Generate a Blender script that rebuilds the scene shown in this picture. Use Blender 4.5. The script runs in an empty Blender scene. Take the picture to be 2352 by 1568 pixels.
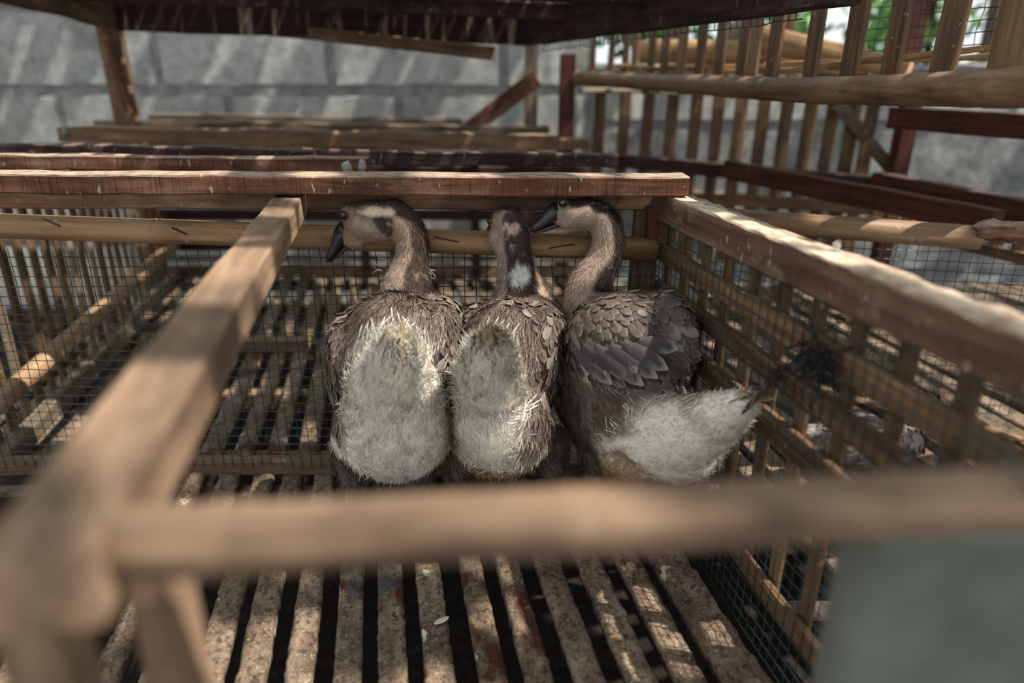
import bpy, bmesh, math, random
import numpy as np
from mathutils import Vector, Matrix, noise as mnoise
from mathutils.bvhtree import BVHTree

S = bpy.context.scene
COL = S.collection
random.seed(7); RNG = np.random.default_rng(7)

# ------------------------------------------------------------------ camera
CAM_H, PITCH, F_PX, CX, CY = 0.879, math.radians(20.7), 1568.0, 1176.0, 784.0
cd = bpy.data.cameras.new('camera'); cam = bpy.data.objects.new('camera', cd); COL.objects.link(cam)
cam.location = (0, 0, CAM_H); cam.rotation_euler = (math.radians(90) - PITCH, 0, 0)
cd.sensor_width = 36; cd.lens = 24; cd.clip_start = 0.02; cd.clip_end = 200
cd.dof.use_dof = True; cd.dof.focus_distance = 1.33; cd.dof.aperture_fstop = 1.35
S.camera = cam
# ------------------------------------------------------------------ light
S.view_settings.view_transform = 'Standard'; S.view_settings.look = 'None'
S.view_settings.exposure = 0.38; S.view_settings.gamma = 1.0; S.view_settings.use_curve_mapping = False
W = bpy.data.worlds.new('sky'); S.world = W; W.use_nodes = True
bg = W.node_tree.nodes['Background']; bg.inputs[0].default_value = (0.92, 0.96, 1.0, 1); bg.inputs[1].default_value = 0.88
sd = bpy.data.lights.new('sun', 'SUN'); sun = bpy.data.objects.new('sun', sd); COL.objects.link(sun)
sd.energy = 6.0; sd.angle = math.radians(0.6); sd.color = (1.0, 0.92, 0.82)
SUN_FROM = Vector((0.50, -0.12, 0.86)).normalized()
sun.rotation_euler = SUN_FROM.to_track_quat('Z', 'Y').to_euler(); sun.location = (2, 0, 5)

# ------------------------------------------------------------------ pixel <-> place helpers
_c, _s = math.cos(PITCH), math.sin(PITCH)
def ray(px, py):
    u, v = (px - CX) / F_PX, (CY - py) / F_PX
    return Vector((u, _c + v * _s, -_s + v * _c))
def PY(px, py, Y):
    d = ray(px, py); t = Y / d.y
    return Vector((0, 0, CAM_H)) + d * t
def PZ(px, py, z):
    d = ray(px, py); t = (z - CAM_H) / d.z
    return Vector((0, 0, CAM_H)) + d * t
def ppm(px, py, Y):                     # metres per pixel there
    return (Y / ray(px, py).y) / F_PX
SK = -0.19                              # the pens are not square: their long sides lean left going away
def sk(x, y, z=0.0, y0=0.812):          # a point given by its x at y0, following the long side
    return Vector((x + SK * (y - y0), y, z))

# ------------------------------------------------------------------ materials
def lin(r, g, b):
    f = lambda c: (c / 255 / 12.92) if c <= 10 else ((c / 255 + 0.055) / 1.055) ** 2.4
    return (f(r), f(g), f(b), 1)
class NT:
    def __init__(s, name):
        s.m = bpy.data.materials.new(name); s.m.use_nodes = True; s.t = s.m.node_tree
        s.b = s.t.nodes['Principled BSDF']; s.b.inputs['Roughness'].default_value = 0.8
        s.b.inputs['Specular IOR Level'].default_value = 0.25
        s._co = None
    def n(s, kind, **kw):
        x = s.t.nodes.new(kind)
        for k, v in kw.items(): setattr(x, k, v)
        return x
    def L(s, a, b): s.t.links.new(a, b)
    def co(s, rnd=True):
        if s._co: return s._co
        tc = s.n('ShaderNodeTexCoord'); out = tc.outputs['Object']
        if rnd:
            oi = s.n('ShaderNodeObjectInfo'); mu = s.n('ShaderNodeMath', operation='MULTIPLY'); mu.inputs[1].default_value = 37.0
            s.L(oi.outputs['Random'], mu.inputs[0])
            ad = s.n('ShaderNodeVectorMath', operation='ADD'); s.L(out, ad.inputs[0]); s.L(mu.outputs[0], ad.inputs[1]); out = ad.outputs[0]
        s._co = out; return out
    def noise(s, scale, detail=4, rough=0.6, sc=(1, 1, 1), dist=0.0):
        mp = s.n('ShaderNodeMapping'); mp.inputs['Scale'].default_value = sc; s.L(s.co(), mp.inputs[0])
        x = s.n('ShaderNodeTexNoise'); x.inputs['Scale'].default_value = scale; x.inputs['Detail'].default_value = detail
        x.inputs['Roughness'].default_value = rough; x.inputs['Distortion'].default_value = dist
        s.L(mp.outputs[0], x.inputs['Vector']); return x.outputs['Fac']
    def voro(s, scale, sc=(1, 1, 1), feature='F1'):
        mp = s.n('ShaderNodeMapping'); mp.inputs['Scale'].default_value = sc; s.L(s.co(), mp.inputs[0])
        x = s.n('ShaderNodeTexVoronoi', feature=feature); x.inputs['Scale'].default_value = scale
        s.L(mp.outputs[0], x.inputs['Vector']); return x.outputs['Distance']
    def ramp(s, fac, stops):
        x = s.n('ShaderNodeValToRGB'); e = x.color_ramp.elements
        while len(e) < len(stops): e.new(0.5)
        for k, (p, c) in enumerate(stops):
            e[k].position = p; e[k].color = c if len(c) == 4 else (*c, 1)
        s.L(fac, x.inputs[0]); return x.outputs[0]
    def step(s, fac, a, b):
        x = s.n('ShaderNodeMapRange'); x.inputs[1].default_value = a; x.inputs[2].default_value = b; s.L(fac, x.inputs[0]); return x.outputs[0]
    def mix(s, fac, a, b, mode='MIX'):
        x = s.n('ShaderNodeMix', data_type='RGBA', blend_type=mode)
        if isinstance(fac, (int, float)): x.inputs[0].default_value = fac
        else: s.L(fac, x.inputs[0])
        for k, v in ((6, a), (7, b)):
            if isinstance(v, tuple): x.inputs[k].default_value = v if len(v) == 4 else (*v, 1)
            else: s.L(v, x.inputs[k])
        return x.outputs[2]
    def mul(s, a, b):
        x = s.n('ShaderNodeMath', operation='MULTIPLY'); s.L(a, x.inputs[0])
        if isinstance(b, (int, float)): x.inputs[1].default_value = b
        else: s.L(b, x.inputs[1])
        return x.outputs[0]
    def up(s, a=0.45, b=0.9):
        g = s.n('ShaderNodeNewGeometry'); sp = s.n('ShaderNodeSeparateXYZ'); s.L(g.outputs['Normal'], sp.inputs[0]); return s.step(sp.outputs[2], a, b)
    def rnd(s, a, b):
        oi = s.n('ShaderNodeObjectInfo'); x = s.n('ShaderNodeMapRange'); x.inputs[3].default_value = a; x.inputs[4].default_value = b
        s.L(oi.outputs['Random'], x.inputs[0]); return x.outputs[0]
    def color(s, c): s.L(c, s.b.inputs['Base Color'])
    def bump(s, h, dist=0.002, strength=0.7):
        x = s.n('ShaderNodeBump'); x.inputs['Distance'].default_value = dist; x.inputs['Strength'].default_value = strength
        s.L(h, x.inputs['Height']); s.L(x.outputs[0], s.b.inputs['Normal'])
    def bright(s, c, f):
        x = s.n('ShaderNodeHueSaturation'); s.L(c, x.inputs['Color'])
        s.L(f, x.inputs['Value']); return x.outputs[0]

M = {}
def wood(name, dark, mid, light, saw=0.5, dirt=lin(150, 132, 112), dirt_top=0.7, blot=0.5, speck=0.3, rough=0.85):
    m = NT(name)
    g = m.noise(1.0, 6, 0.65, (3.5, 60, 60), 0.4)
    c = m.ramp(g, [(0.25, dark), (0.5, mid), (0.78, light)])
    if saw:
        w = m.noise(1.0, 3, 0.8, (230, 6, 6))
        c = m.mix(m.mul(m.step(w, 0.50, 0.68), saw), c, tuple(x * 0.28 for x in mid[:3]))
    bl = m.noise(7, 3, 0.6, (0.6, 1.4, 1.4))
    c = m.mix(m.mul(m.step(bl, 0.49, 0.68), blot), c, tuple(x * 0.35 for x in dark[:3]))
    b2 = m.noise(5, 5, 0.7, (1, 2, 2)); c = m.mix(m.mul(m.step(b2, 0.55, 0.8), 0.45), c, dirt)
    sp = m.noise(60, 2, 0.5, (1.6, 0.9, 0.6)); c = m.mix(m.mul(m.step(sp, 0.66, 0.72), speck), c, lin(200, 190, 172))
    du = m.noise(38, 5, 0.7); t = m.mul(m.up(), m.mul(m.step(du, 0.25, 0.6), dirt_top))
    c = m.mix(t, c, dirt); c = m.bright(c, m.rnd(0.78, 1.18))
    m.color(c); m.b.inputs['Roughness'].default_value = rough
    m.bump(m.mix(0.4, g, du), 0.0015, 0.8); M[name] = m.m
wood('wood_red', lin(46, 29, 22), lin(100, 64, 47), lin(140, 98, 76), 0.85, lin(170, 155, 136), 0.9, 0.6, 0.45)
wood('wood_maroon', lin(44, 24, 20), lin(84, 48, 39), lin(110, 70, 57), 0.2, lin(110, 92, 84), 0.5, 0.3, 0.1)
wood('wood_dark', lin(26, 18, 16), lin(52, 36, 32), lin(84, 62, 54), 0.2, lin(128, 112, 104), 0.8, 0.4, 0.2)
wood('wood_brown', lin(66, 50, 38), lin(108, 84, 64), lin(144, 118, 92), 0.12, lin(150, 130, 108), 0.5, 0.4, 0.15)
wood('wood_rail', lin(58, 42, 34), lin(96, 70, 56), lin(126, 98, 80), 0.3, lin(206, 190, 166), 0.95, 0.35, 0.35)
wood('wood_pale', lin(98, 77, 61), lin(150, 122, 97), lin(188, 160, 132), 0.0, lin(104, 90, 76), 0.35, 0.75, 0.12)
wood('wood_grey', lin(70, 60, 50), lin(112, 98, 82), lin(150, 134, 114), 0.1, lin(120, 110, 98), 0.5, 0.4, 0.2)
wood('wood_bark', lin(60, 40, 30), lin(120, 82, 62), lin(180, 142, 116), 0.0, lin(196, 180, 160), 0.8, 0.6, 0.5)

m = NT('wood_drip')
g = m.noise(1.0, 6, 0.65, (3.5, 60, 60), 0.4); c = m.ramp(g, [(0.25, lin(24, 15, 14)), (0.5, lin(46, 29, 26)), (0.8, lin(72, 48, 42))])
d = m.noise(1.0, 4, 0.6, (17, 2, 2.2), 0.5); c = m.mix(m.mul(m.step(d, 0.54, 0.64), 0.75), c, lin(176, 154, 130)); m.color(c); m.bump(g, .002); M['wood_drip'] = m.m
def bamboo(name, dark, mid, light, speck=0.35):
    m = NT(name)
    g = m.noise(1.0, 5, 0.6, (4, 70, 70)); c = m.ramp(g, [(0.25, dark), (0.5, mid), (0.8, light)])
    b = m.noise(5, 4, 0.65); c = m.mix(m.mul(m.step(b, 0.5, 0.75), 0.6), c, tuple(x * 0.5 for x in dark[:3]))
    b = m.noise(2.2, 3, 0.6); c = m.mix(m.mul(m.step(b, 0.5, 0.7), 0.55), c, light)
    s = m.noise(45, 2, 0.5, (1.3, 1, 1)); c = m.mix(m.mul(m.step(s, 0.67, 0.73), speck), c, lin(205, 195, 175))
    c = m.bright(c, m.rnd(0.75, 1.15)); m.color(c); m.b.inputs['Roughness'].default_value = 0.55
    m.bump(g, 0.0008, 0.6); M[name] = m.m
bamboo('bamboo', lin(104, 76, 48), lin(152, 118, 82), lin(190, 158, 118))
bamboo('bamboo_old', lin(84, 62, 44), lin(134, 106, 78), lin(170, 144, 112))
bamboo('bamboo_slat', lin(62, 46, 32), lin(100, 76, 54), lin(140, 112, 82))
bamboo('bamboo_grey', lin(74, 64, 52), lin(120, 106, 88), lin(160, 146, 124))

m = NT('floor_crust')
a = m.noise(16, 8, 0.75, (0.7, 1, 1)); b = m.noise(85, 4, 0.7); d = m.noise(4.5, 4, 0.6, (1, 1.6, 1.6), 0.6)
c = m.ramp(a, [(0.28, lin(52, 40, 32)), (0.47, lin(108, 92, 76)), (0.62, lin(140, 122, 102)), (0.8, lin(190, 178, 156))])
c = m.mix(m.mul(m.step(b, 0.50, 0.62), 0.8), c, lin(50, 38, 30)); b3 = m.noise(200, 3, 0.6); c = m.mix(m.mul(m.step(b3, 0.6, 0.68), 0.5), c, lin(200, 188, 166))
c = m.mix(m.mul(m.step(d, 0.60, 0.64), 0.85), c, lin(74, 34, 20))
e = m.noise(6, 3, 0.6); c = m.mix(m.mul(m.step(e, 0.64, 0.7), 0.7), c, lin(66, 66, 72))
g = m.noise(22, 3, 0.5); c = m.mix(m.mul(m.step(g, 0.68, 0.72), 0.8), c, lin(206, 200, 170))
c = m.bright(c, m.rnd(0.8, 1.12)); m.color(c); m.b.inputs['Roughness'].default_value = 0.8; m.bump(m.mix(0.5, a, b), 0.006, 0.9); M['crust'] = m.m

m = NT('concrete_block')
a = m.noise(14, 8, 0.75); b = m.noise(120, 5, 0.75); d = m.noise(2.5, 5, 0.6)
c = m.ramp(a, [(0.25, lin(124, 126, 125)), (0.5, lin(182, 184, 180)), (0.75, lin(216, 216, 210))])
c = m.mix(m.mul(m.step(b, 0.53, 0.66), 0.6), c, lin(84, 86, 86)); c = m.mix(m.mul(m.step(d, 0.5, 0.75), 0.5), c, lin(110, 108, 100))
c = m.bright(c, m.rnd(0.9, 1.1)); m.color(c); m.b.inputs['Roughness'].default_value = 0.95; m.bump(m.mix(0.6, a, b), 0.012, 1.0); M['block'] = m.m
m = NT('mortar')
a = m.noise(9, 7, 0.7); c = m.ramp(a, [(0.3, lin(98, 100, 101)), (0.55, lin(140, 142, 140)), (0.8, lin(180, 180, 176))])
m.color(c); m.bump(a, 0.02, 1.0); M['mortar'] = m.m
m = NT('dark_soil')
a = m.noise(30, 8, 0.8); b = m.noise(110, 4, 0.7)
c = m.ramp(a, [(0.3, lin(18, 15, 13)), (0.55, lin(52, 43, 36)), (0.8, lin(112, 98, 84))]); c = m.mix(m.mul(m.step(b, 0.62, 0.7), 0.6), c, lin(120, 110, 98))
m.color(c); m.bump(m.mix(0.5, a, b), 0.03, 1.0); M['soil'] = m.m
def flat(name, col, rough=0.5, spec=0.3, var=0.0):
    m = NT(name); n_ = m.noise(20, 4, 0.6)
    c = m.ramp(n_, [(0.3, tuple(x * (1 - 0.35 - var) for x in col[:3])), (0.7, col)]); m.color(c)
    m.b.inputs['Roughness'].default_value = rough; m.b.inputs['Specular IOR Level'].default_value = spec; M[name] = m.m
flat('wire', lin(34, 54, 52), 0.4, 0.5); flat('wire_dirty', lin(118, 122, 108), 0.6); flat('cord', lin(24, 26, 28), 0.6)
flat('plastic', lin(126, 132, 120), 0.5, 0.3); flat('grass_dry', lin(86, 66, 48), 0.8); flat('pvc', lin(120, 128, 130), 0.5)
flat('nail', lin(60, 56, 54), 0.5); flat('leaf', lin(92, 146, 80), 0.6); flat('leaf_light', lin(150, 204, 122), 0.6); flat('trunk', lin(70, 52, 42), 0.9)
flat('eye', (0.004, 0.003, 0.003, 1), 0.06, 0.8); flat('beak', lin(42, 38, 38), 0.38, 0.5, 0.2); flat('beak_tip', lin(96, 84, 70), 0.4, 0.5)
flat('leg_orange', lin(150, 88, 44), 0.6); flat('leg_dull', lin(108, 88, 62), 0.6); flat('eye_ring', lin(72, 54, 40), 0.6)
m = NT('plumage'); at = m.n('ShaderNodeAttribute', attribute_name='Col'); m.L(at.outputs['Color'], m.b.inputs['Base Color'])
m.b.inputs['Roughness'].default_value = 0.85; m.b.inputs['Specular IOR Level'].default_value = 0.12; M['plumage'] = m.m
m = NT('feather'); at = m.n('ShaderNodeAttribute', attribute_name='Col'); m.L(at.outputs['Color'], m.b.inputs['Base Color'])
m.b.inputs['Roughness'].default_value = 0.6; m.b.inputs['Specular IOR Level'].default_value = 0.3; M['feather'] = m.m

# ------------------------------------------------------------------ building helpers
WM = {}
def put(name, mesh, mw, mat, parent=None, smooth=False):
    o = bpy.data.objects.new(name, mesh); COL.objects.link(o)
    if mat and not mesh.materials: mesh.materials.append(M[mat])
    if parent is not None:
        o.parent = parent; o.matrix_parent_inverse = WM[parent.name].inverted()
    o.matrix_basis = mw; WM[o.name] = mw.copy()
    if smooth: mesh.polygons.foreach_set('use_smooth', [True] * len(mesh.polygons))
    return o
def tag(o, label=None, cat=None, group=None, kind=None):
    if label: o['label'] = label
    if cat: o['category'] = cat
    if group: o['group'] = group
    if kind: o['kind'] = kind
    return o
def thing(name, loc, label, cat, group=None, kind=None):
    o = bpy.data.objects.new(name, None); COL.objects.link(o); o.location = loc; o.empty_display_size = 0.05
    WM[o.name] = Matrix.Translation(loc); return tag(o, label, cat, group, kind)
def frame(p0, p1, up=Vector((0, 0, 1))):
    x = (p1 - p0).normalized()
    if abs(x.dot(up)) > 0.98: up = Vector((0, -1, 0))
    y = up.cross(x).normalized(); z = x.cross(y)
    mw = Matrix((x, y, z)).transposed().to_4x4(); mw.translation = p0; return mw
def mesh_from(name, v, f):
    me = bpy.data.meshes.new(name); me.from_pydata([tuple(p) for p in v], [], f); me.update(); return me
_bc = {}
def board_mesh(L, w, h, seg=5, rough=0.0015, seed=0, ch=0.003):
    key = (round(L, 3), round(w, 4), round(h, 4), seg, rough, seed)
    if key in _bc: return _bc[key]
    r = random.Random(seed * 31 + int(L * 1000)); v, f = [], []
    a, b = w / 2, h / 2; c = min(ch, a * 0.5, b * 0.5)
    prof = [(-a + c, -b), (a - c, -b), (a, -b + c), (a, b - c), (a - c, b), (-a + c, b), (-a, b - c), (-a, -b + c)]
    for i in range(seg + 1):
        wy, wz = r.uniform(-1, 1) * rough, r.uniform(-1, 1) * rough
        for y, z in prof: v.append((L * i / seg, y + wy + r.uniform(-1, 1) * rough * .6, z + wz + r.uniform(-1, 1) * rough * .6))
    for i in range(seg):
        for k in range(8):
            k2 = (k + 1) % 8; f.append((i * 8 + k, i * 8 + k2, i * 8 + 8 + k2, i * 8 + 8 + k))
    f.append(tuple(range(7, -1, -1))); n0 = seg * 8; f.append(tuple(range(n0, n0 + 8)))
    _bc[key] = mesh_from('board', v, f); return _bc[key]
def board(name, p0, p1, w, h, mat, parent=None, seg=6, rough=0.0015, seed=None, up=Vector((0, 0, 1))):
    if seed is None: seed = random.randrange(9999)
    p0, p1 = Vector(p0), Vector(p1)
    me = board_mesh((p1 - p0).length, w, h, seg, rough, seed)
    if me.materials and me.materials[0] != M[mat]: me = me.copy(); me.materials.clear()
    return put(name, me, frame(p0, p1, up), mat, parent)
def tube_mesh(pts, rad, sides=12, cap=True):
    pts = [Vector(p) for p in pts]; n = len(pts); v, f = [], []
    ref = Vector((0, 0, 1))
    for i, p in enumerate(pts):
        d = (pts[min(i + 1, n - 1)] - pts[max(i - 1, 0)]).normalized()
        if abs(d.dot(ref)) > 0.95: ref = Vector((0, 1, 0))
        a = d.cross(ref).normalized(); b = d.cross(a).normalized(); ref = -b if b.dot(ref) < 0 else b
        a = d.cross(ref).normalized()
        r = rad[i] if hasattr(rad, '__len__') else rad
        for k in range(sides):
            t = 2 * math.pi * k / sides; v.append(p + a * math.cos(t) * r + ref * math.sin(t) * r)
    for i in range(n - 1):
        for k in range(sides):
            k2 = (k + 1) % sides; f.append((i * sides + k, i * sides + k2, (i + 1) * sides + k2, (i + 1) * sides + k))
    if cap:
        f.append(tuple(range(sides - 1, -1, -1))); f.append(tuple(range((n - 1) * sides, n * sides)))
    return v, f
def pole(name, p0, p1, r0, r1, mat='bamboo', parent=None, node=0.27, bow=0.0, seed=None):
    """bamboo cane along local X with swollen joints"""
    p0, p1 = Vector(p0), Vector(p1); L = (p1 - p0).length; rn = random.Random(seed if seed is not None else random.randrange(9999))
    xs = [(0.0, 1.0)]; x = node * rn.uniform(0.3, 0.9)
    while x < L - 0.03:
        xs += [(x - 0.014, 1.0), (x - 0.005, 1.07), (x - 0.001, 0.97), (x + 0.005, 1.05), (x + 0.016, 1.0)]; x += node * rn.uniform(0.85, 1.15)
    xs.append((L, 1.0)); pts, rad = [], []
    for x, k in xs:
        t = x / L; pts.append((x, 0, bow * 4 * t * (1 - t) + rn.uniform(-.0006, .0006))); rad.append((r0 + (r1 - r0) * t) * k)
    v, f = tube_mesh(pts, rad, 14)
    return put(name, mesh_from('cane', v, f), frame(p0, p1), mat, parent, True)
def tubes_obj(name, paths, r, mat, parent=None, sides=4, origin=None):
    V, Fc = [], []
    for pts in paths:
        rr = r if not isinstance(r, tuple) else random.uniform(*r)
        v, f = tube_mesh(pts, rr, sides, False); o = len(V); V += v; Fc += [tuple(i + o for i in q) for q in f]
    og = Vector(origin) if origin is not None else Vector(V[0])
    return put(name, mesh_from(name, [p - og for p in V], Fc), Matrix.Translation(og), mat, parent)
def wire_mesh(name, o, U, Vv, su, sv, r, mat, parent, jit=0.0012, sag=0.004, seed=1):
    """square welded wire: corner o, edges U and Vv, pitches su sv"""
    o, U, Vv = Vector(o), Vector(U), Vector(Vv); lu, lv = U.length, Vv.length; nu, nv = int(lu / su), int(lv / sv); rn = random.Random(seed)
    nrm = U.cross(Vv).normalized(); paths = []
    def at(a, b):
        off = nrm * sag * mnoise.noise(Vector((a * 3.1, b * 3.1, seed))) ; q = o + U * (a / lu) + Vv * (b / lv) + off
        return q + U.normalized() * jit * 2 * mnoise.noise(Vector((a * 17, b * 17, seed + 5))) + Vv.normalized() * jit * 2 * mnoise.noise(Vector((a * 17, b * 17, seed + 9)))
    for i in range(nu + 1): paths.append([at(i * su, lv * k / 14) for k in range(15)])
    n2 = max(8, int(lu / 0.045))
    for j in range(nv + 1): paths.append([at(lu * k / n2, j * sv) for k in range(n2 + 1)])
    ob = tubes_obj(name, paths, r, mat, parent, 4, o); tag(ob, None, None, None, 'stuff'); return ob
def slat_lumpy(name, p0, p1, w, h, mat, parent, seed, lump=0.004, nx=90, ny=8):
    """floor slat with caked, lumpy top and ragged edges"""
    p0, p1 = Vector(p0), Vector(p1); L = (p1 - p0).length; v, f = [], []
    N = lambda x, y, k: mnoise.fractal(Vector((x * k, y * k, seed * 3.7)), 1.0, 2.0, 3)
    prof = [(-1, -1), (-1, -0.2)] + [(-1 + 2 * j / ny, 1) for j in range(ny + 1)] + [(1, -0.2), (1, -1)]
    np_ = len(prof)
    for i in range(nx + 1):
        x = L * i / nx; e0, e1 = N(x, 1, 55) * 0.0026, N(x, 5, 55) * 0.0026
        for a, b in prof:
            y = a * w / 2 + (e0 if a < 0 else e1) * (abs(a) > 0.9)
            z = b * h / 2
            if b > 0.5: z += lump * N(x, y, 30) + lump * 0.6 * N(x, y, 90) - (0.004 if abs(a) > 0.9 else 0)
            v.append((x, y, z))
    for i in range(nx):
        for k in range(np_):
            k2 = (k + 1) % np_; f.append((i * np_ + k, i * np_ + k2, (i + 1) * np_ + k2, (i + 1) * np_ + k))
    f.append(tuple(range(np_ - 1, -1, -1))); f.append(tuple(range(nx * np_, nx * np_ + np_)))
    return put(name, mesh_from('slat', v, f), frame(p0, p1), mat, parent, True)
UPX = Vector((1, 0, 0)); Z = Vector((0, 0, 1))

# ================================================================== SETTING
gv, gf = [], []
n = 40
for j in range(n + 1):
    for i in range(n + 1):
        x, y = -8 + 16 * i / n, -2 + 14 * j / n; gv.append((x, y, -0.42 + 0.03 * mnoise.noise(Vector((x * 2, y * 2, 0)))))
for j in range(n):
    for i in range(n): gf.append((j * (n + 1) + i, j * (n + 1) + i + 1, (j + 1) * (n + 1) + i + 1, (j + 1) * (n + 1) + i))
tag(put('floor', mesh_from('ground', gv, gf), Matrix(), 'soil'), 'dark damp earth under the raised pens', 'ground', None, 'structure')

def block_wall(name, p0, p1, z0, z1, bl, bh, label):
    """concrete blocks, each a piece, proud of a recessed mortar bed"""
    p0, p1 = Vector(p0), Vector(p1); d = (p1 - p0).normalized(); nrm = Vector((-d.y, d.x, 0)); L = (p1 - p0).length
    mid = p0 + d * L / 2; 
    root = thing(name, Vector((mid.x, mid.y, z0)), label, 'wall', None, 'structure')
    mo = board('mortar_bed', p0 + nrm * 0.069 + Z * ((z0 + z1) / 2), p1 + nrm * 0.069 + Z * ((z0 + z1) / 2), 0.12, z1 - z0, 'mortar', root, 8, 0.0)
    rn = random.Random(3); row = 0; z = z0
    while z < z1 - 0.05:
        h = min(bh, z1 - z); x = -bl * (0.5 if row % 2 else 0.12)
        while x < L:
            a, b = max(x, 0), min(x + bl, L); 
            if b - a > 0.08:
                g = 0.026; A = p0 + d * (a + g) + Z * (z + h / 2) ; B = p0 + d * (b - g) + Z * (z + h / 2); off = nrm * rn.uniform(0.028, 0.042)
                board('block', A + off, B + off, 0.07, h - 0.06, 'mortar' if (z0 < -.5 and z + h < .7) else 'block', root, 9, 0.004, rn.randrange(5))
            x += bl
        z += bh; row += 1
    cap = p0 + nrm * 0.07 + Z * (z1 + 0.012); board('wall_cap', cap, cap + d * L, 0.16, 0.03, 'block', root, 16, 0.005)
    return root
WY = 3.95
block_wall('wall_back', (-3.3, WY, 0), (0.42, WY, 0), -0.42, 1.27, 0.93, 0.42, 'rough grey concrete block wall behind the rear planks, the taller stretch')
block_wall('wall_back', (0.42, WY, 0), (3.6, WY, 0), -0.60, 0.95, 0.93, 0.42, 'lower stretch of grey block wall behind the bamboo lath fence')
block_wall('wall_left', (-3.3, -0.5, 0), (-3.3, WY, 0), -0.42, 1.27, 0.93, 0.42, 'grey concrete block wall running along the open side of the pens')

# ================================================================== FRONT PEN
YB = 1.45
pen = thing('goose_pen', (0.0, 0.9, 0.0), 'slatted timber and wire pen that holds the three geese', 'pen')
xs = [-0.645 - 0.078 * k for k in (4, 3, 2, 1)] + [-0.645, -0.563, -0.482, -0.413, -0.336, -0.259, -0.186, -0.112, -0.027, 0.046, 0.126, 0.208, 0.287]
for k, x in enumerate(xs):
    w = random.uniform(0.043, 0.050)
    slat_lumpy('floor_slat', sk(x, 0.42, -0.012), sk(x, 1.432, -0.012 + random.uniform(-.003, .003)), w, 0.022, 'crust', pen, 11 + k)
slat_lumpy('floor_edge_plank', sk(0.368, 0.42, 0.002), sk(0.356, 1.43, 0.002), 0.055, 0.05, 'crust', pen, 77, 0.007)
for y in (0.5, 1.40): board('floor_joist', (-1.35, y, -0.06), (0.5, y, -0.06), 0.05, 0.06, 'wood_dark', pen)
# back wall: bottom rail, bamboo rail, top rail, corner post, wire
board('bottom_rail', (-1.5, YB, 0.012), (0.36, YB, 0.008), 0.035, 0.04, 'wood_brown', pen, 14, 0.003)
board('top_rail', (-1.5, YB + .03, .652), (0.31, YB + .03, .646), 0.04, 0.042, 'wood_brown', pen, 14, 0.002)
a, b = PY(-240, 510, YB - .005), PY(1508, 572, YB - .005)
cane = pole('bamboo_rail', a, b, 0.0265, 0.0255, 'bamboo', pen, 0.42, 0.0, 4)
cp = PY(1468, 560, YB + 0.035)
board('corner_post', (cp.x, cp.y, -0.3), (cp.x + .012, cp.y, 0.63), 0.036, 0.055, 'wood_brown', pen, 6, 0.001, up=UPX)
board('corner_block', (cp.x + .026, cp.y - .03, 0.56), (cp.x + .026, cp.y - .03, 0.63), 0.04, 0.04, 'wood_maroon', pen, 3, 0.001, up=UPX)
wire_mesh('back_wire', (-1.5, YB - .022, 0.015), (1.815, 0, 0), (0, 0, 0.535), 0.0237, 0.0215, 0.00105, 'wire', pen, 0.0016, 0.008, 2)
# right side wall
def RW(y, z, off=0.0): return Vector((0.318 + off + 0.178 * (1.36 - y), y, z))
board('side_top_rail', RW(0.05, .638, .019), RW(1.46, .638, .019), 0.038, 0.058, 'wood_rail', pen, 40, 0.0012)
board('side_bark_rail', RW(0.05, .624, .078), RW(1.62, .624, .078), 0.040, 0.056, 'wood_bark', pen, 48, 0.0028)
for z, hh in ((0.54, 0.038), (0.463, 0.036), (0.378, 0.042), (0.105, 0.036)):
    board('side_bar', RW(0.1, z, .016), RW(1.44, z, .016), 0.016, hh, 'bamboo_slat', pen, 14, 0.0022)
y = 0.30
while y < 1.45:
    board('wall_slat', RW(y, 0.09 + random.uniform(-.01, .01), .034), RW(y, 0.64, .034), 0.010, 0.028, 'bamboo_slat', pen, 4, 0.001, random.randrange(6), up=Vector((-.175, 1, 0)))
    y += 0.0875
wire_mesh('side_wire', RW(0.12, 0.0, 0.003), RW(1.43, 0, .003) - RW(0.12, 0, .003), (0, 0, 0.615), 0.0225, 0.0225, 0.00095, 'wire', pen, 0.0018, 0.01, 3)
# top bar between the beam and the front, front rail and its corner post
A, B = PY(668, 487, 1.40), PY(215, 1225, 0.31)
board('divider_bar', Vector((A.x - .01, 1.44, .644)), Vector((B.x - .006, 0.27, .644)), 0.058, 0.046, 'wood_pale', pen, 14, 0.0015)
fl, fr = PY(60, 1248, 0.300), PY(2500, 1138, 0.352); fr = fl + (fr - fl) * 1.42
pole('front_rail', (fl.x - 0.01, fl.y, .647), (fr.x, fr.y, .647), 0.0198, 0.0185, 'wood_pale', pen, 0.2, 0.0, 9)
board('front_post', (fl.x - .015, fl.y + .01, -0.4), (fl.x - .015, fl.y + .01, 0.62), 0.036, 0.036, 'wood_pale', pen, 4, up=UPX)
board('front_post', (fl.x + .035, fl.y + .05, -0.4), (fl.x + .035, fl.y + .05, 0.62), 0.03, 0.03, 'wood_pale', pen, 4, up=UPX)

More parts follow.
